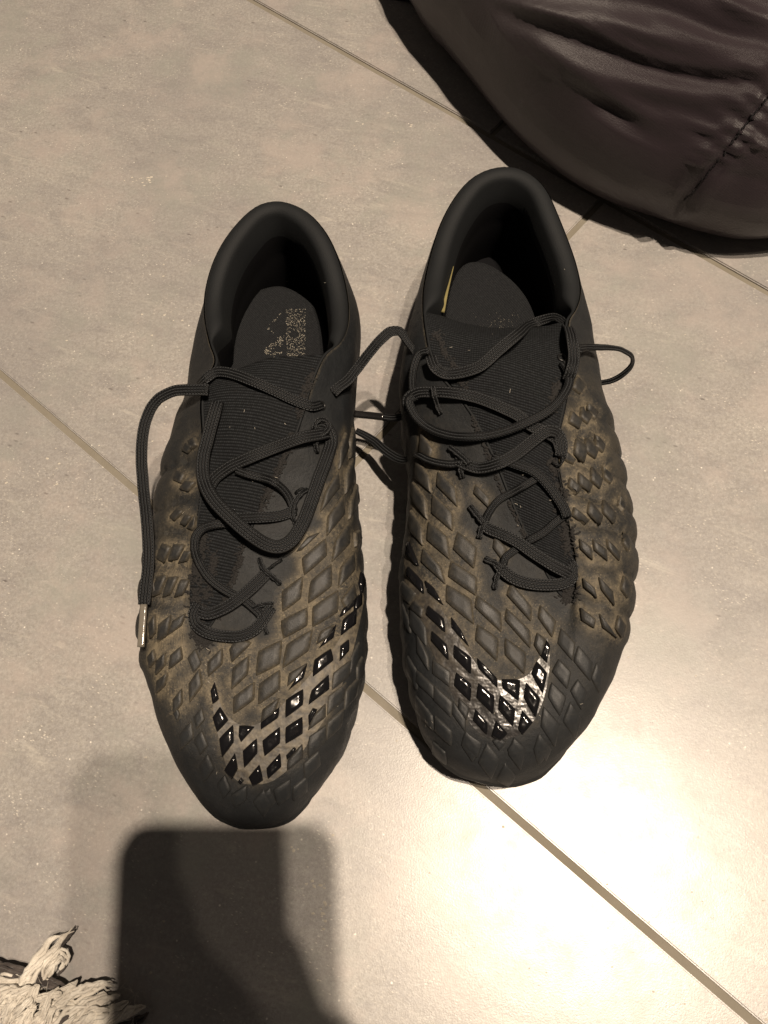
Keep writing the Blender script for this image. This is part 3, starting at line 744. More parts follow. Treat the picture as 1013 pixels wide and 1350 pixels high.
# ---- lace helper: flat braid following picture points on the boots or at given heights
def frames(P, upv):
    T = np.gradient(P, axis=0); T = np.array([unit(t) for t in T]); out = []
    for i in range(len(P)):
        u = upv[i] if np.ndim(upv) == 2 else upv
        s = np.cross(T[i], u); s = unit(s) if np.linalg.norm(s) > 1e-6 else (out[-1][0] if out else np.array([1., 0, 0]))
        if out and s@out[-1][0] < 0: s = -s
        if out: s = unit(s*.35+out[-1][0]*.65); s = unit(s-T[i]*(s@T[i]))
        out.append((s, unit(np.cross(s, T[i]))))
    return T, out
def ribbon(name, P, width, thick, mat, parent, O, upv=None, widths=None, grooves=True, caps=True, wob=.0003):
    P = np.asarray(P); T, fr = frames(P, upv if upv is not None else np.array([0, -.25, 1.]))
    nseg = 28; vs = []; uv = []; acc = 0
    for i, p in enumerate(P):
        if i: acc += np.linalg.norm(P[i]-P[i-1])
        s, u = fr[i]
        if u[2] < 0: u = -u
        w = width*(widths[i] if widths is not None else 1)
        for k in range(nseg):
            a = 2*math.pi*k/nseg; c_, s_ = math.cos(a), math.sin(a)
            x = math.copysign(abs(c_)**.55, c_); y = math.copysign(abs(s_)**.6, s_)
            g = 1.0
            if grooves: g = 1-.10*(.5+.5*math.cos(x*math.pi*4)) if abs(x) < .9 else .7
            vs.append(p+s*(w/2*x)+u*(thick/2*y*g)+u*noise.noise(Vector(p*400))*wob-O)
            uv.append((acc, x*w/2*(1 if y >= 0 else -1)))
    m_ = len(P)
    fs = [(a*nseg+b, a*nseg+(b+1) % nseg, (a+1)*nseg+(b+1) % nseg, (a+1)*nseg+b) for a in range(m_-1) for b in range(nseg)]
    if caps: fs += [tuple(range(nseg))[::-1], tuple((m_-1)*nseg+k for k in range(nseg))]
    return mesh(name, vs, fs, mat, parent, uv=uv)
def path(B, pts, lift=1.6):
    """(x, y) or (x, y, h): h < 20 = millimetres above what lies there, h >= 20 = absolute height in mm (negative: -z mm)"""
    out = []
    for q in pts:
        h = q[2] if len(q) > 2 else lift
        if h is not None and abs(h) < 20 and h >= 0:
            r = B['hit'](q[0], q[1])
            if r is None: out.append(at(q[0], q[1], .05)); continue
            nrm = r[1] if r[1]@(CAMP-r[0]) > 0 else -r[1]
            d = unit(CAMP-r[0]); out.append(r[0]+d*(h/1000)/max(.5, d@nrm))
        else: out.append(at(q[0], q[1], abs(h)/1000))
    return catmull(out, step=.0011)
def lace(B, pts, w=17, lift=1.6, t=.00125, ws=None, name='lace', parent=None):
    P = path(B, pts, lift)
    zavg = P[:, 2].mean(); width = w*(H-.065)/FPX*1.08
    wl = None
    if ws: wl = np.interp(np.linspace(0, 1, len(P)), np.linspace(0, 1, len(ws)), ws)
    return ribbon(name, P, width, t, M['lace'], parent or B['root'], B['O'], widths=wl)
def cord(B, pts, w=6, lift=1.2, name='eyelet_cord', mat=None):
    P = path(B, pts, lift); width = w*.72*(H-.065)/FPX
    wl = [1+.22*math.sin(i*2.1)+.25*noise.noise(Vector((i*.7, w, 1))) for i in range(len(P))]
    return ribbon(name, P, width, width*.8, mat or M['lace'], B['root'], B['O'], grooves=False, widths=wl, wob=.0006)

LB = build_boot(LEFT)
RB = build_boot(RIGHT)

# laces of the boot on the left
lace(LB, [(262,508,3),(270,500,3.5),(284,491,4),(300,491,3.5),(330,501,3),(360,514,2.5),(390,528,2),(410,535,1.5),(424,533,.6)], 14)
l = lace(LB, [(275,514,4),(255,514,82),(228,516,80),(206,529,77),(193,553,74),(187,590,71),(189,640,67),(194,690,66),(196,735,63),(193,770,61),(190,797,60)], 16)
P = path(LB, [(190,797,60),(188,825,59),(186,853,58)]); ribbon('aglet', P, .0028, .0020, M['paleaglet'], l, LB['O'], grooves=False, wob=0)
lace(LB, [(287,530,2),(283,545,3),(275,575,4),(268,605,5),(269,632,6),(280,656,8),(303,681,9),(331,705,9),(352,718,8),(368,721,8),(384,713,7),(399,690,6),(411,660,5),(422,628,5),(433,598,4),(437,578,3),(429,563,2.5),(418,562,2)], 18)
lace(LB, [(432,571,3),(420,573,4),(398,577,4),(362,590,3),(330,603,2.5),(302,616,2),(284,630,1.5),(276,642,1)], 17)
lace(LB, [(312,620,2),(326,625,2.5),(345,630,2.5),(362,636,2.5),(376,648,2.5),(384,662,2),(388,674,1.5)], 11)
lace(LB, [(390,672,1.5),(372,679,2),(345,682,2.5),(318,683,2.5),(298,686,2)], 14)
lace(LB, [(300,690,2),(285,691,3),(268,696,3),(259,706,3),(257,722,2.5),(262,740,2),(277,763,2),(300,780,2),(323,792,2),(336,803,1.5),(345,812,1.5)], 12)
lace(LB, [(262,806,2),(275,809,2.5),(300,799,3),(327,779,3),(343,764,2),(352,755,1.2)], 16)
lace(LB, [(262,796,1.5),(256,808,2),(258,822,2.5),(270,832,3),(292,838,3),(318,838,3),(338,828,2.5),(350,812,2),(358,800,1.2)], 15)
cord(LB, [(342,736,1),(347,748,3),(356,757,3),(366,766,1.5),(370,770,.8)], 9); cord(LB, [(372,738,.6),(362,744,1.5),(352,752,3)], 6)
cord(LB, [(334,802,2),(346,797,2.5),(360,796,.8)], 9); cord(LB, [(346,812,2),(349,826,1.5),(352,836,.8)], 9)
cord(LB, [(405,645,.8),(396,652,3),(388,664,3),(386,678,2),(391,692,.8)], 9); cord(LB, [(390,650,.8),(398,644,2),(404,648,.8)], 6)
cord(LB, [(414,566,2),(418,556,3.5),(428,554,3.5),(434,562,3.8),(428,572,4.5),(418,576,3),(417,588,2),(419,596,.8)], 10)
ey = LB['hit'](424, 534)
def ring_part(B, x, y, r=.0017):
    h = B['hit'](x, y)
    if h is None: return
    bm = bmesh.new()
    nrm = Vector(h[1] if h[1]@(CAMP-h[0]) > 0 else -h[1]); q = nrm.to_track_quat('Z', 'Y')
    vs = []; fs = []
    for i in range(14):
        for j in range(6):
            a = 2*math.pi*i/14; b = 2*math.pi*j/6
            vs.append(np.array(q @ Vector(((r+.0005*math.cos(b))*math.cos(a), (r+.0005*math.cos(b))*math.sin(a), .0003+.0005*math.sin(b))))+h[0]-B['O'])
    fs = [(i*6+j, ((i+1) % 14)*6+j, ((i+1) % 14)*6+(j+1) % 6, i*6+(j+1) % 6) for i in range(14) for j in range(6)]
    mesh('eyelet', vs, fs, M['sole'], B['root'])
for x, y in ((424,535),(441,515)): ring_part(LB, x, y)
# the lace end that reaches across the gap to the other boot
l = lace(LB, [(439,518,.6),(446,511,2),(458,502,4),(472,485,66),(488,464,70),(503,447,73),(516,437,74),(527,437,74),(537,450,72),(548,466,70),(553,480,66),(548,505,58),(543,528,50),(538,545,44),(520,551,38),(505,550,35)], 15, ws=[1,1,1,1,1,1.05,.8,.7,.8,.8,.8,.8,.75,.75])
P = path(LB, [(507,550,35),(490,548,33),(468,546,31)]); ribbon('aglet', P, .0034, .0028, M['aglet'], l, LB['O'], grooves=False, wob=0)

# laces of the boot on the right
lace(RB, [(568,470,2.5),(574,484,3.5),(586,492,4),(604,492,4),(632,483,4),(658,461,5),(682,441,7),(706,425,8),(728,419,8),(744,426,7),(754,445,6),(757,468,5),(754,488,4),(748,502,2.5)], 16)
lace(RB, [(752,462,4),(764,459,5),(776,458,72),(798,458,68),(819,461,62),(833,470,56),(833,481,50),(822,493,44),(806,502,38),(790,505,34),(776,507,32)], 13, ws=[1,1.1,1.1,1,1,.8,.6,.6,.7,.6])
lace(RB, [(541,540,3),(538,526,4),(550,518,4),(572,517,3),(596,518,3),(628,524,3),(657,535,3),(682,547,3),(702,562,2.5),(720,570,2.5),(735,580,2),(740,594,1.5)], 16)
lace(RB, [(552,520,3),(540,528,5),(546,545,5),(560,560,4),(582,571,4),(618,576,4),(657,571,4.5),(697,556,5),(728,538,5),(745,518,5),(751,503,4),(748,486,3),(742,478,2)], 12)
lace(RB, [(566,462,2),(554,466,3),(547,480,4),(544,498,4),(545,515,3),(552,524,2)], 11)
lace(RB, [(600,606,2),(614,612,3),(632,617,3),(657,611,3),(681,598,3),(704,580,4),(722,568,4.5),(736,572,3),(741,590,2),(739,602,1.5)], 16)
lace(RB, [(650,602,1.5),(681,612,2.5),(705,622,3),(722,638,3),(736,657,2.5),(745,672,2),(748,682,1.5)], 13)
lace(RB, [(638,692,1.5),(645,676,2.5),(658,659,2.5),(674,650,2.5),(690,641,3),(707,631,2)], 10)
lace(RB, [(636,690,2),(645,697,2.5),(660,703,3),(682,714,3),(705,730,3),(729,745,3.5),(744,753,3),(752,758,2)], 15)
lace(RB, [(695,714,2),(717,702,2),(732,689,2),(744,680,1.5)], 11)
lace(RB, [(656,742,2),(664,752,3),(677,762,3),(698,769,3),(722,771,3),(742,769,3),(755,761,2.5),(757,750,1.5),(750,742,1)], 15)
lace(RB, [(664,745,2),(667,735,2.5),(675,728,2),(684,722,1)], 10)
l = lace(RB, [(612,610,2.5),(595,612,3),(578,610,3),(564,606,3),(554,601,2.5),(545,601,45),(535,606,38),(524,604,32),(508,594,26),(493,581,22),(478,572,20.5),(470,568,20)], 13, ws=[.8,.8,.8,.7,.7,.8,1,1.1,1.1,1,.8])
cord(RB, [(593,590,.8),(602,597,2),(613,606,3.5),(618,612,4)], 13); cord(RB, [(612,608,3),(608,618,2.5),(610,630,.8)], 11)
cord(RB, [(620,668,.8),(628,678,2),(638,690,3)], 12); cord(RB, [(640,686,2.5),(635,697,2),(632,709,.8)], 11)
cord(RB, [(640,737,.8),(652,742,2),(664,750,3)], 12); cord(RB, [(660,748,2.5),(655,762,2),(652,777,.8)], 10)
cord(RB, [(571,510,4.5),(573,522,5),(576,532,3),(581,545,.8)], 11)
cord(RB, [(733,596,1),(742,604,2),(738,614,1),(728,610,.8)], 6)
for x, y in ((572,478),(741,472)): ring_part(RB, x, y)
# sliver of yellow foam showing beside the insole
fo = [(597,350,35),(592,375,35),(587,395,35),(582,413,35)]
Pf = path(RB, [(598, 352, 1.0), (593, 372, 1.2), (588, 392, 1.2), (584, 412, 1.0)])
ribbon('foam_edge', Pf, .0013, .0012, M['yellow'], RB['root'], RB['O'], grooves=False, widths=np.linspace(.3, 1.3, len(Pf)))

# ------------------------------------------------------------------ nylon bag at the back right
def build_bag():
    edge = [(470,-225),(500,-135)]+[(532,-60),(568,-4),(607,47),(650,105),(703,162),(758,206),(818,240),(882,264),(946,283),(1013,294)]
    E_ = [at(x, y, z) for (x, y), z in zip(edge, (.060, .058, .050, .048, .045, .042, .040, .038, .036, .034, .033, .032))]; ez = .040
    far = [E_[-1]+np.array(d+(.004,)) for d in ((.06,.005),(.13,.04),(.17,.12),(.15,.22),(.06,.30),(-.06,.32),(-.15,.28))]
    loop = catmull(E_+far, n_per=14, closed=True); loop = resample(np.vstack([loop, loop[:1]]), 481)[:-1]
    n = 480; c = loop.mean(0)
    tg = np.roll(loop, -1, 0)-np.roll(loop, 1, 0); on = np.array([unit(np.array([t[1], -t[0], 0])) for t in tg])
    if on[5]@(loop[5]-c) < 0: on = -on
    seam0 = at(888, 276, .03); seam_i = int(np.argmin(np.linalg.norm(loop-seam0, axis=1)))
    prof = [(-.035, .001), (-.020, .002), (-.010, .008), (-.003, .018), (0, .030), (-.001, .040), (-.004, .050)]
    rows = []
    for d, z in prof: q = loop+on*d; q[:, 2] = z*loop[:, 2]/.030; rows.append(q)
    NRW = 100
    for k in range(1, NRW+1):
        t = k/NRW; q = loop+on*(-.004); s_ = 1-t**1.15
        q = c+(q-c)*s_; zb = loop[:, 2]*.050/.030; q[:, 2] = zb+(.150-zb)*math.sin(min(1, t*1.25)*math.pi/2)**.9*1.0
        rows.append(q)
    G = np.array(rows); nr = len(rows)
    du = np.roll(G, -1, 1)-np.roll(G, 1, 1); dv = np.gradient(G, axis=0); N = np.cross(du, dv); N /= np.maximum(np.linalg.norm(N, axis=2, keepdims=True), 1e-9)
    if (N[4]*on).sum() < 0: N = -N
    # seam line on the bag, traced from where it shows
    sd = []
    for x, y in ((888,276),(905,262),(925,240),(950,208),(980,168),(1013,128),(1045,88)): sd.append((x, y))
    F = [(a*n+b, a*n+(b+1) % n, (a+1)*n+(b+1) % n, (a+1)*n+b) for a in range(nr-1) for b in range(n)]
    bv = BVHTree.FromPolygons([Vector(p) for p in G.reshape(-1, 3)], F)
    sp = []
    for x, y in sd:
        h = bv.ray_cast(Vector(CAMP), Vector(unit(ray(x, y))))
        if h[0] is not None: sp.append(np.array(h[0]))
    sp = resample(catmull(sp, n_per=10), 120)
    folds = [
        ([(600,10),(660,50),(730,95),(790,130)], .0016, 8),
        ([(660,0),(760,30),(860,75),(960,92),(1013,88)], .0030, 8),
        ([(740,100),(800,140),(850,180),(900,203)], -.0015, 7),
        ([(880,150),(930,168),(970,172)], .0018, 5), ([(900,232),(925,238),(948,236)], -.0018, 4),
        ([(870,30),(930,52),(1013,70)], .0030, 7), ([(950,0),(985,18),(1013,26)], .0040, 9),
        ([(820,195),(860,212),(905,222)], -.0016, 5), ([(965,225),(990,235),(1020,238)], -.0022, 6), ([(985,170),(1000,190),(1030,200)], .0026, 7),  # crest lines of the big folds, in picture points
        ([(640,30),(720,60),(800,100),(880,120),(960,128),(1013,120)], .0034, 15),
        ([(720,70),(800,120),(870,165),(940,195),(975,190)], .0030, 13),
        ([(700,10),(800,30),(900,60),(1013,90)], .0050, 16),
        ([(760,150),(820,175),(880,200),(930,215)], .0026, 9),
        ([(830,0),(900,20),(960,50),(1013,62)], -.0024, 13),
        ([(780,60),(860,88),(930,105),(1013,112)], -.0020, 12),
        ([(790,135),(850,160),(905,182),(955,186)], -.0018, 9),
        ([(840,228),(880,236),(915,243)], .0022, 8),
        ([(930,250),(965,262),(1013,270)], .0024, 10)]
    FL = [(resample(catmull([np.array([x, y, 0.]) for x, y in p], n_per=8), 60), a, w) for p, a, w in folds]
    P_ = G.reshape(-1, 3); vv_ = P_-CAMP; ww = vv_@FWD
    X_ = CX+FPX*(vv_@RGT)/ww; Y_ = CY-FPX*(vv_@UPV)/ww; Dd = np.zeros(len(P_)); Nn = N.reshape(-1, 3)
    for line, am, w in FL:
        ix = np.where((X_ > line[:, 0].min()-3*w) & (X_ < line[:, 0].max()+3*w) & (Y_ > line[:, 1].min()-3*w) & (Y_ < line[:, 1].max()+3*w) & (ww > 0))[0]
        if not len(ix): continue
        dd = np.hypot(line[None, :, 0]-X_[ix, None], line[None, :, 1]-Y_[ix, None]); k = dd.argmin(1); m_ = dd.min(1)
        Dd[ix] += am*np.exp(-(m_/w)**2)*np.sqrt(np.sin(math.pi*(.06+.9*k/59)))
    e1 = unit((at(920, 135, .1)-at(780, 75, .1))*np.array([1, 1, 0])); e2 = np.array([-e1[1], e1[0], 0])
    up_ = sstep(0, .05, (P_-at(640, 110, .03))@unit(np.array([.55, .83, 0]))-.01)
    for i, p in enumerate(P_):
        a_, b_ = p@e1, p@e2
        w1 = noise.noise(Vector((a_*14, b_*34+1.2*noise.noise(Vector((a_*9, b_*9, 1))), p[2]*8)))
        w2 = noise.noise(Vector((a_*26+4, b_*85, p[2]*10)))
        Dd[i] += ((1-abs(w1)*2.2)*.0018+(1-abs(w2)*2)*.0009)*up_[i]*.9+noise.fractal(Vector(p*11), 1, 2, 2)*.0020
    for j0 in range(0, len(P_), 4000):
        q = P_[j0:j0+4000]; ds = np.linalg.norm(q[:, None, :]-sp[None], axis=2); k = ds.argmin(1); m_ = ds.min(1)
        nz = np.array([noise.noise(Vector((kk*.2, 8, 0))) for kk in range(len(sp))])[k]; nq = np.array([noise.noise(Vector((kk*.13, 3, 0))) for kk in range(len(sp))])[k]
        Dd[j0:j0+4000] += np.where(m_ < .05, np.sin(k*.62+2.6*nq)*.0022*np.exp(-(m_/.015)**2)*(.6+nz)-.0024*np.exp(-(m_/.0022)**2)+.0012*np.exp(-((m_-.006)/.004)**2), 0)
    G2 = (P_+Nn*Dd[:, None]).reshape(G.shape); G2[0] = G[0]
    root = thing('nylon_bag', 'dark plum-brown nylon bag with a stitched seam, lying behind the boots', 'bag', loc=(float(c[0]), float(c[1]), 0))
    O = np.array([c[0], c[1], 0])
    V = G2.reshape(-1, 3)
    base_c = rows[0].mean(0)
    vs = list(V-O)+[base_c-O]; F2 = F+[(b, (b+1) % n, len(V)) for b in range(n)]
    body = mesh('bag_body', vs, F2, M['nylon'], root)
    bv = BVHTree.FromPolygons([Vector(p) for p in V], F)
    # stitches along the seam: each one a small raised thread
    pts = resample(sp, 64); sv = []
    tme = None
    for i in range(1, 62):
        p = pts[i]; h = bv.find_nearest(Vector(p)); nn = np.array(h[1]); nn = nn if nn[2] > 0 else -nn
        t_ = unit(pts[i+1]-pts[i-1]); s_ = unit(np.cross(nn, t_)); q = np.array(h[0])+nn*.0010
        if tme is None:
            vs = []; 
            for e, (k1, k2) in enumerate(((-1, .3), (-.6, 1), (.6, 1), (1, .3))):
                for g in range(6): vs.append((k1*.0010, math.cos(g*math.pi/3)*.00042*k2, math.sin(g*math.pi/3)*.00042*k2))
            tme = bpy.data.meshes.new('stitch'); tme.from_pydata(vs, [], [(e*6+g, e*6+(g+1) % 6, (e+1)*6+(g+1) % 6, (e+1)*6+g) for e in range(3) for g in range(6)]); finish(tme, M['thread'])
        o = bpy.data.objects.new('stitch', tme); COL.objects.link(o); o.parent = body
        nn2 = np.cross(t_, s_); Mx = Matrix(((t_[0], s_[0], nn2[0], q[0]-O[0]), (t_[1], s_[1], nn2[1], q[1]-O[1]), (t_[2], s_[2], nn2[2], q[2]-O[2]), (0, 0, 0, 1)))
        o.matrix_local = Mx
build_bag()

# ------------------------------------------------------------------ corner of a shaggy rug
def build_rug():
    c = at(-60, 1420, 0)
    root = thing('shaggy_rug', 'cream and charcoal wool rug whose frayed fringe pokes in at the lower left corner', 'rug', loc=(float(c[0]), float(c[1]), 0))
    O = np.array([c[0], c[1], 0])
    # woven backing just outside the frame and under the fringe
    A = [at(-120,1335), at(40,1390), at(130,1440), at(160,1620), at(-300,1620), at(-320,1335)]
    vs = [p-O+np.array([0, 0, z]) for z in (.0005, .006) for p in A]
    k = len(A)
    mesh('rug_backing', vs, [tuple(range(k, 2*k)), tuple(range(k))[::-1]]+[(i, (i+1) % k, k+(i+1) % k, k+i) for i in range(k)], M['grey'], root, smooth=False)
    def strand(pts, w, mat='cream', seed=0):
        P = catmull([at(x, y, z/1000) for x, y, z in pts], step=.0016)
        T, fr = frames(P, np.array([0, 0, 1.])); m_ = len(P); vs = []; uv = []; fs = []
        wm = w*.00034; ns = 5; sr = random.Random(seed)
        for q in range(9):
            ph = 6.283*q/9+sr.uniform(-.4, .4); rad = wm*sr.uniform(.35, .95); rr = wm*sr.uniform(.20, .36); tw = sr.uniform(2, 18)*sr.choice((1, 1, -1))
            b0 = len(vs); end = sr.uniform(.82, 1.0); last = int(max(3, m_*end))
            for i in range(last):
                t = i/(m_-1); s, u = fr[i]; f_ = (.6+.4*math.sin(math.pi*min(1, t+.15)))*(1-.7*sstep(.75, 1.0, t))
                an = ph+tw*i*.0016*8; c_ = P[i]+s*(rad*f_*math.cos(an))+u*(rad*.6*f_*math.sin(an))
                c_ = c_+np.array([noise.noise(Vector((i*.35, seed, q))), noise.noise(Vector((i*.35, seed, q+40))), .5*noise.noise(Vector((i*.35, seed, q+80)))])*wm*.55
                r_ = rr*(1-.85*sstep(.8, 1, i/last))
                for g in range(ns):
                    a = 6.283*g/ns; vs.append(c_+s*r_*math.cos(a)+u*r_*math.sin(a)-O); uv.append((i*.0016, a*wm))
            fs += [(b0+a*ns+b, b0+a*ns+(b+1) % ns, b0+(a+1)*ns+(b+1) % ns, b0+(a+1)*ns+b) for a in range(last-1) for b in range(ns)]
        mesh('yarn_strand', vs, fs, M[mat], root, uv=uv)
    rnd = random.Random(5)
    S_ = [
     ([(15,1345,8),(28,1310,10),(45,1275,11),(68,1247,11),(85,1232,10),(99,1220,9)], 9, 'cream'),
     ([(30,1335,6),(48,1290,8),(66,1260,8),(82,1244,8),(103,1219,8)], 5, 'grey'),
     ([(55,1300,8),(66,1272,10),(80,1256,10),(88,1262,8),(76,1285,7)], 8, 'cream'),
     ([(88,1254,6),(84,1275,6),(72,1292,6)], 3, 'grey'),
     ([(-20,1268,7),(5,1276,9),(30,1281,9),(60,1290,9),(100,1306,8)], 7, 'grey'),
     ([(-20,1276,7),(10,1284,9),(50,1296,10),(90,1310,8)], 7, 'grey'),
     ([(-10,1288,9),(15,1290,11),(40,1294,10)], 7, 'cream'),
     ([(40,1350,8),(80,1320,11),(110,1305,11),(140,1297,9),(158,1302,7)], 9, 'cream'),
     ([(100,1306,6),(120,1299,7),(148,1294,7)], 3, 'grey'),
     ([(60,1365,9),(100,1335,12),(135,1318,11),(165,1310,8)], 10, 'cream'),
     ([(90,1370,9),(125,1345,12),(155,1328,10),(175,1318,8)], 9, 'cream'),
     ([(120,1365,8),(150,1345,9),(180,1330,8),(198,1326,6)], 8, 'cream'),
     ([(140,1375,8),(165,1355,9),(190,1340,7),(200,1329,5)], 6, 'grey'),
     ([(0,1360,9),(10,1330,13),(18,1305,13),(12,1295,11)], 10, 'cream'),
     ([(-15,1350,9),(-2,1320,12),(10,1300,11)], 9, 'cream'),
    ]
    for i, (p, w, m_) in enumerate(S_): strand(p, w, m_, i)
    for i in range(62):
        x = rnd.uniform(-25, 135); y = 1350-rnd.uniform(0, 1)*(46 if x < 100 else 26)+max(0, x-70)*.15
        a = math.radians(rnd.gauss(36, 26)); ln = rnd.uniform(34, 66); z = rnd.uniform(6, 15); cv = rnd.gauss(0, 5)
        dx, dy = math.cos(a), -math.sin(a)
        p = [(x-dx*ln*.6, y-dy*ln*.6, z-3), (x-dx*ln*.2+cv*.5, y-dy*ln*.2, z), (x+dx*ln*.15+cv, y+dy*ln*.15, z+1.5), (x+dx*ln*.4+cv*.6, y+dy*ln*.4, z-2)]
        strand(p, rnd.uniform(4.5, 7.5), 'grey' if rnd.random() < .13 else 'cream', 50+i)
    # fuzz
    fv = []; ff = []
    for _ in range(160):
        x = rnd.uniform(-20, 185); y = rnd.uniform(1292+abs(x-60)*.1, 1355); z = rnd.uniform(7, 16)/1000; p = at(x, y, z)
        a = rnd.uniform(0, 6.28); d = np.array([math.cos(a), math.sin(a), rnd.uniform(-.2, .6)])*rnd.uniform(.002, .005); s = unit(np.cross(d, [0, 0, 1.]))*.00005
        b = len(fv); m_ = d*.5+np.array([0, 0, .0008])
        fv += [p-s-O, p+s-O, p+m_+s-O, p+m_-s-O, p+d-O]; ff += [(b, b+1, b+2, b+3), (b+3, b+2, b+4)]
    o = mesh('wool_fuzz', fv, ff, M['cream'], root); o['kind'] = 'stuff'
build_rug()

# ------------------------------------------------------------------ the phone and the hand behind the lens (they throw the shadow)
def cw(r, u, f): return CAMP+RGT*r+UPV*u+FWD*f
def build_phone():
    O = CAMP.copy(); root = thing('smartphone', 'dark smartphone held above the boots, casting its shadow at the toe', 'smartphone', loc=tuple(O))
    L_, R2, T_, B_ = -.042, .036, .0030, -.150
    def slab(name, ins, f0, f1, mat, rad):
        pts = []
        for cx_, cy_, a0 in ((R2-ins-rad, T_-ins-rad, 0), (L_+ins+rad, T_-ins-rad, 90), (L_+ins+rad, B_+ins+rad, 180), (R2-ins-rad, B_+ins+rad, 270)):
            for k in range(7):
                a = math.radians(a0+15*k); pts.append((cx_+rad*math.cos(a), cy_+rad*math.sin(a)))
        m_ = len(pts); vs = [cw(x, y, f0)-O for x, y in pts]+[cw(x, y, f1)-O for x, y in pts]
        return mesh(name, vs, [tuple(range(m_)), tuple(range(m_, 2*m_))[::-1]]+[(i, m_+i, m_+(i+1) % m_, (i+1) % m_) for i in range(m_)], mat, root, smooth=False)
    slab('phone_body', 0, -.0100, -.0025, M['phone'], .011)
    slab('screen', .003, -.0105, -.0101, M['glass'], .009)
    vs = []; 
    for f in (-.0024, -.0006):
        for k in range(20):
            a = 2*math.pi*k/20; vs.append(cw(.0026*math.cos(a), .0026*math.sin(a), f)-O)
    mesh('lens_ring', vs, [(i, (i+1) % 20, 20+(i+1) % 20, 20+i) for i in range(20)], M['metal'], root)
build_phone()
def build_person():
    base = cw(.05, -.14, -.02)
    root = thing('person', 'hand and dark sleeved forearm of the person holding the phone above the boots', 'person', loc=tuple(base))
    def skinned(name, verts, edges, radii, mat, rooti=0):
        me = bpy.data.meshes.new(name); me.from_pydata([tuple(v-base) for v in verts], edges, [])
        o = bpy.data.objects.new(name, me); COL.objects.link(o); o.parent = root
        m_ = o.modifiers.new('skin', 'SKIN'); m_.use_smooth_shade = True
        for i, r in enumerate(radii): me.skin_vertices[0].data[i].radius = (r, r*.8)
        me.skin_vertices[0].data[rooti].use_root = True
        sb = o.modifiers.new('sub', 'SUBSURF'); sb.levels = 1; sb.render_levels = 1
        me.materials.append(mat); return o
    # wrist, palm hub, knuckles, four fingers curled round the far edge, thumb on the near edge
    V = [cw(.096, -.182, -.035), cw(.073, -.136, -.032), cw(.049, -.096, -.028), cw(.031, -.068, -.022)]
    Ed = [(0, 1), (1, 2), (2, 3)]; Rr = [.027, .025, .020, .013]
    for j, (y, ln) in enumerate(((-.050, .9), (-.067, 1.0), (-.084, .97), (-.101, .8))):
        b = len(V); x_ = .0305+.004*j
        V += [cw(x_, y, -.022), cw(.018, y+.003, -.0165), cw(.0, y+.005, -.0165), cw(.016-.034*ln, y+.006, -.0165)]
        Rr += [.0095, .0088, .0078, .0068]
        Ed += [(3 if j < 2 else 2, b), (b, b+1), (b+1, b+2), (b+2, b+3)]
    b = len(V); V += [cw(.022, -.125, -.016), cw(.006, -.110, -.0175), cw(-.006, -.090, -.018)]; Rr += [.011, .010, .008]; Ed += [(2, b), (b, b+1), (b+1, b+2)]
    skinned('hand', V, Ed, Rr, M['skin'])
    skinned('sleeve', [cw(.092, -.174, -.034), cw(.130, -.27, -.045), cw(.19, -.40, -.06), cw(.25, -.52, -.08)], [(0, 1), (1, 2), (2, 3)], [.033, .040, .047, .052], M['sleeve'])
build_person()

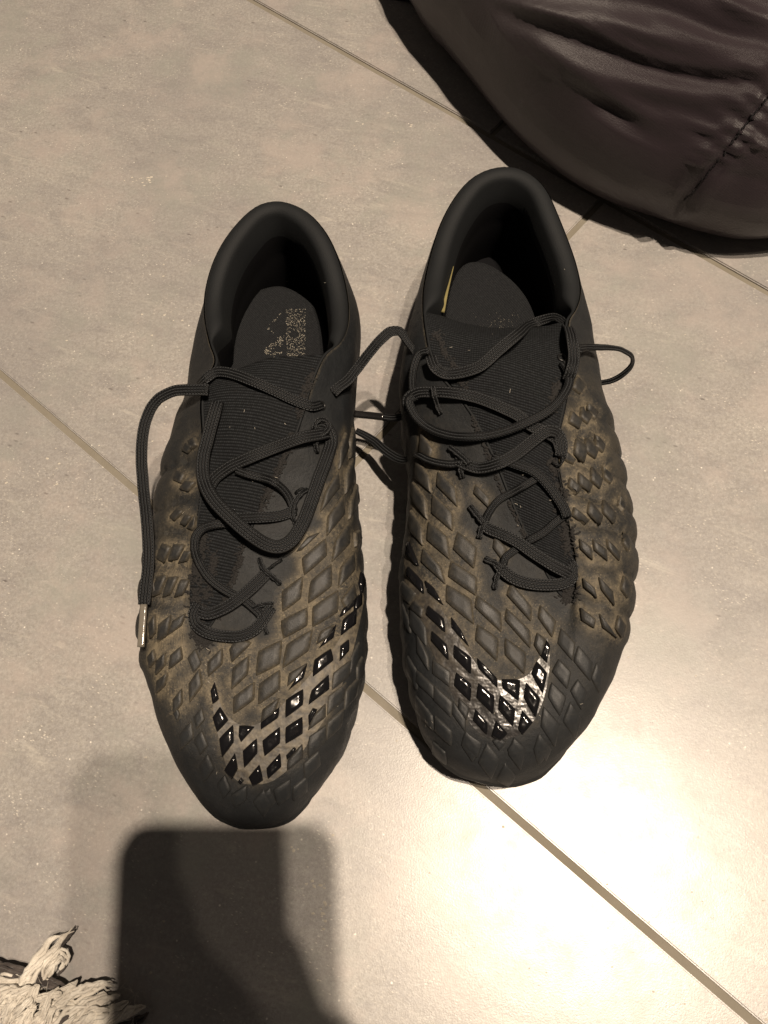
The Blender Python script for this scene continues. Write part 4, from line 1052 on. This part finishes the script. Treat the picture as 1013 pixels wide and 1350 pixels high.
# ------------------------------------------------------------------ crumbs of grit and lint on the floor, lint on the toes
def grit():
    rnd = random.Random(11); vs = []; fs = []
    spots = [(rnd.uniform(0, 1013), rnd.uniform(0, 1350), rnd.uniform(.0002, .00055)) for _ in range(130)]
    for cx_, cy_, n_, sx, sy in ((188, 238, 16, 14, 4), (412, 1166, 8, 7, 5), (427, 1205, 10, 5, 9), (388, 1122, 5, 4, 5), (520, 165, 8, 16, 10), (545, 45, 6, 20, 20), (230, 420, 8, 18, 16), (90, 620, 10, 30, 30)):
        spots += [(rnd.gauss(cx_, sx), rnd.gauss(cy_, sy), rnd.uniform(.0003, .0008)) for _ in range(n_)]
    for x, y, s_ in spots:
        p = at(x, y, .0); b = len(vs); k = rnd.randint(4, 6); a0 = rnd.uniform(0, 6)
        for g in range(k):
            a = a0+6.283*g/k; rr = s_*rnd.uniform(.5, 1.3); vs.append(p+np.array([rr*math.cos(a)*1.4, rr*math.sin(a), .00005]))
        vs.append(p+np.array([0, 0, s_*.6])); fs += [(b+g, b+(g+1) % k, b+k) for g in range(k)]
    o = mesh('grit', vs, fs, M['grit']); o['kind'] = 'stuff'; o['label'] = 'pale crumbs of grit scattered on the tiles'; o['category'] = 'grit'
grit()
def lint(B, spots):
    rnd = random.Random(3); vs = []; fs = []
    for x, y, n_, sx, sy in spots:
        for _ in range(n_):
            h = B['hit'](rnd.gauss(x, sx), rnd.gauss(y, sy))
            if h is None: continue
            nn = h[1] if h[1]@(CAMP-h[0]) > 0 else -h[1]; p = h[0]+nn*.0009; a = rnd.uniform(0, 6.28); L_ = rnd.uniform(.0004, .0018); cur = rnd.uniform(-2, 2); b = len(vs)
            for e in range(6):
                t_ = np.array([math.cos(a), math.sin(a), 0]); t_ = t_-nn*(t_@nn); s2 = unit(np.cross(nn, t_))*.00005
                vs += [p+s2-B['O'], p-s2-B['O']]; p = p+t_*L_/5; a += cur/5
            fs += [(b+2*e, b+2*e+1, b+2*e+3, b+2*e+2) for e in range(5)]
    o = mesh('lint', vs, fs, M['grit'], B['root']); o['kind'] = 'stuff'
lint(RB, [(564, 950, 5, 6, 6), (650, 500, 7, 50, 60), (640, 950, 8, 60, 50), (720, 640, 10, 25, 80), (640, 390, 5, 30, 30)])
lint(LB, [(330, 560, 6, 40, 60), (330, 980, 8, 60, 60), (370, 430, 8, 30, 30), (330, 690, 8, 60, 80)])
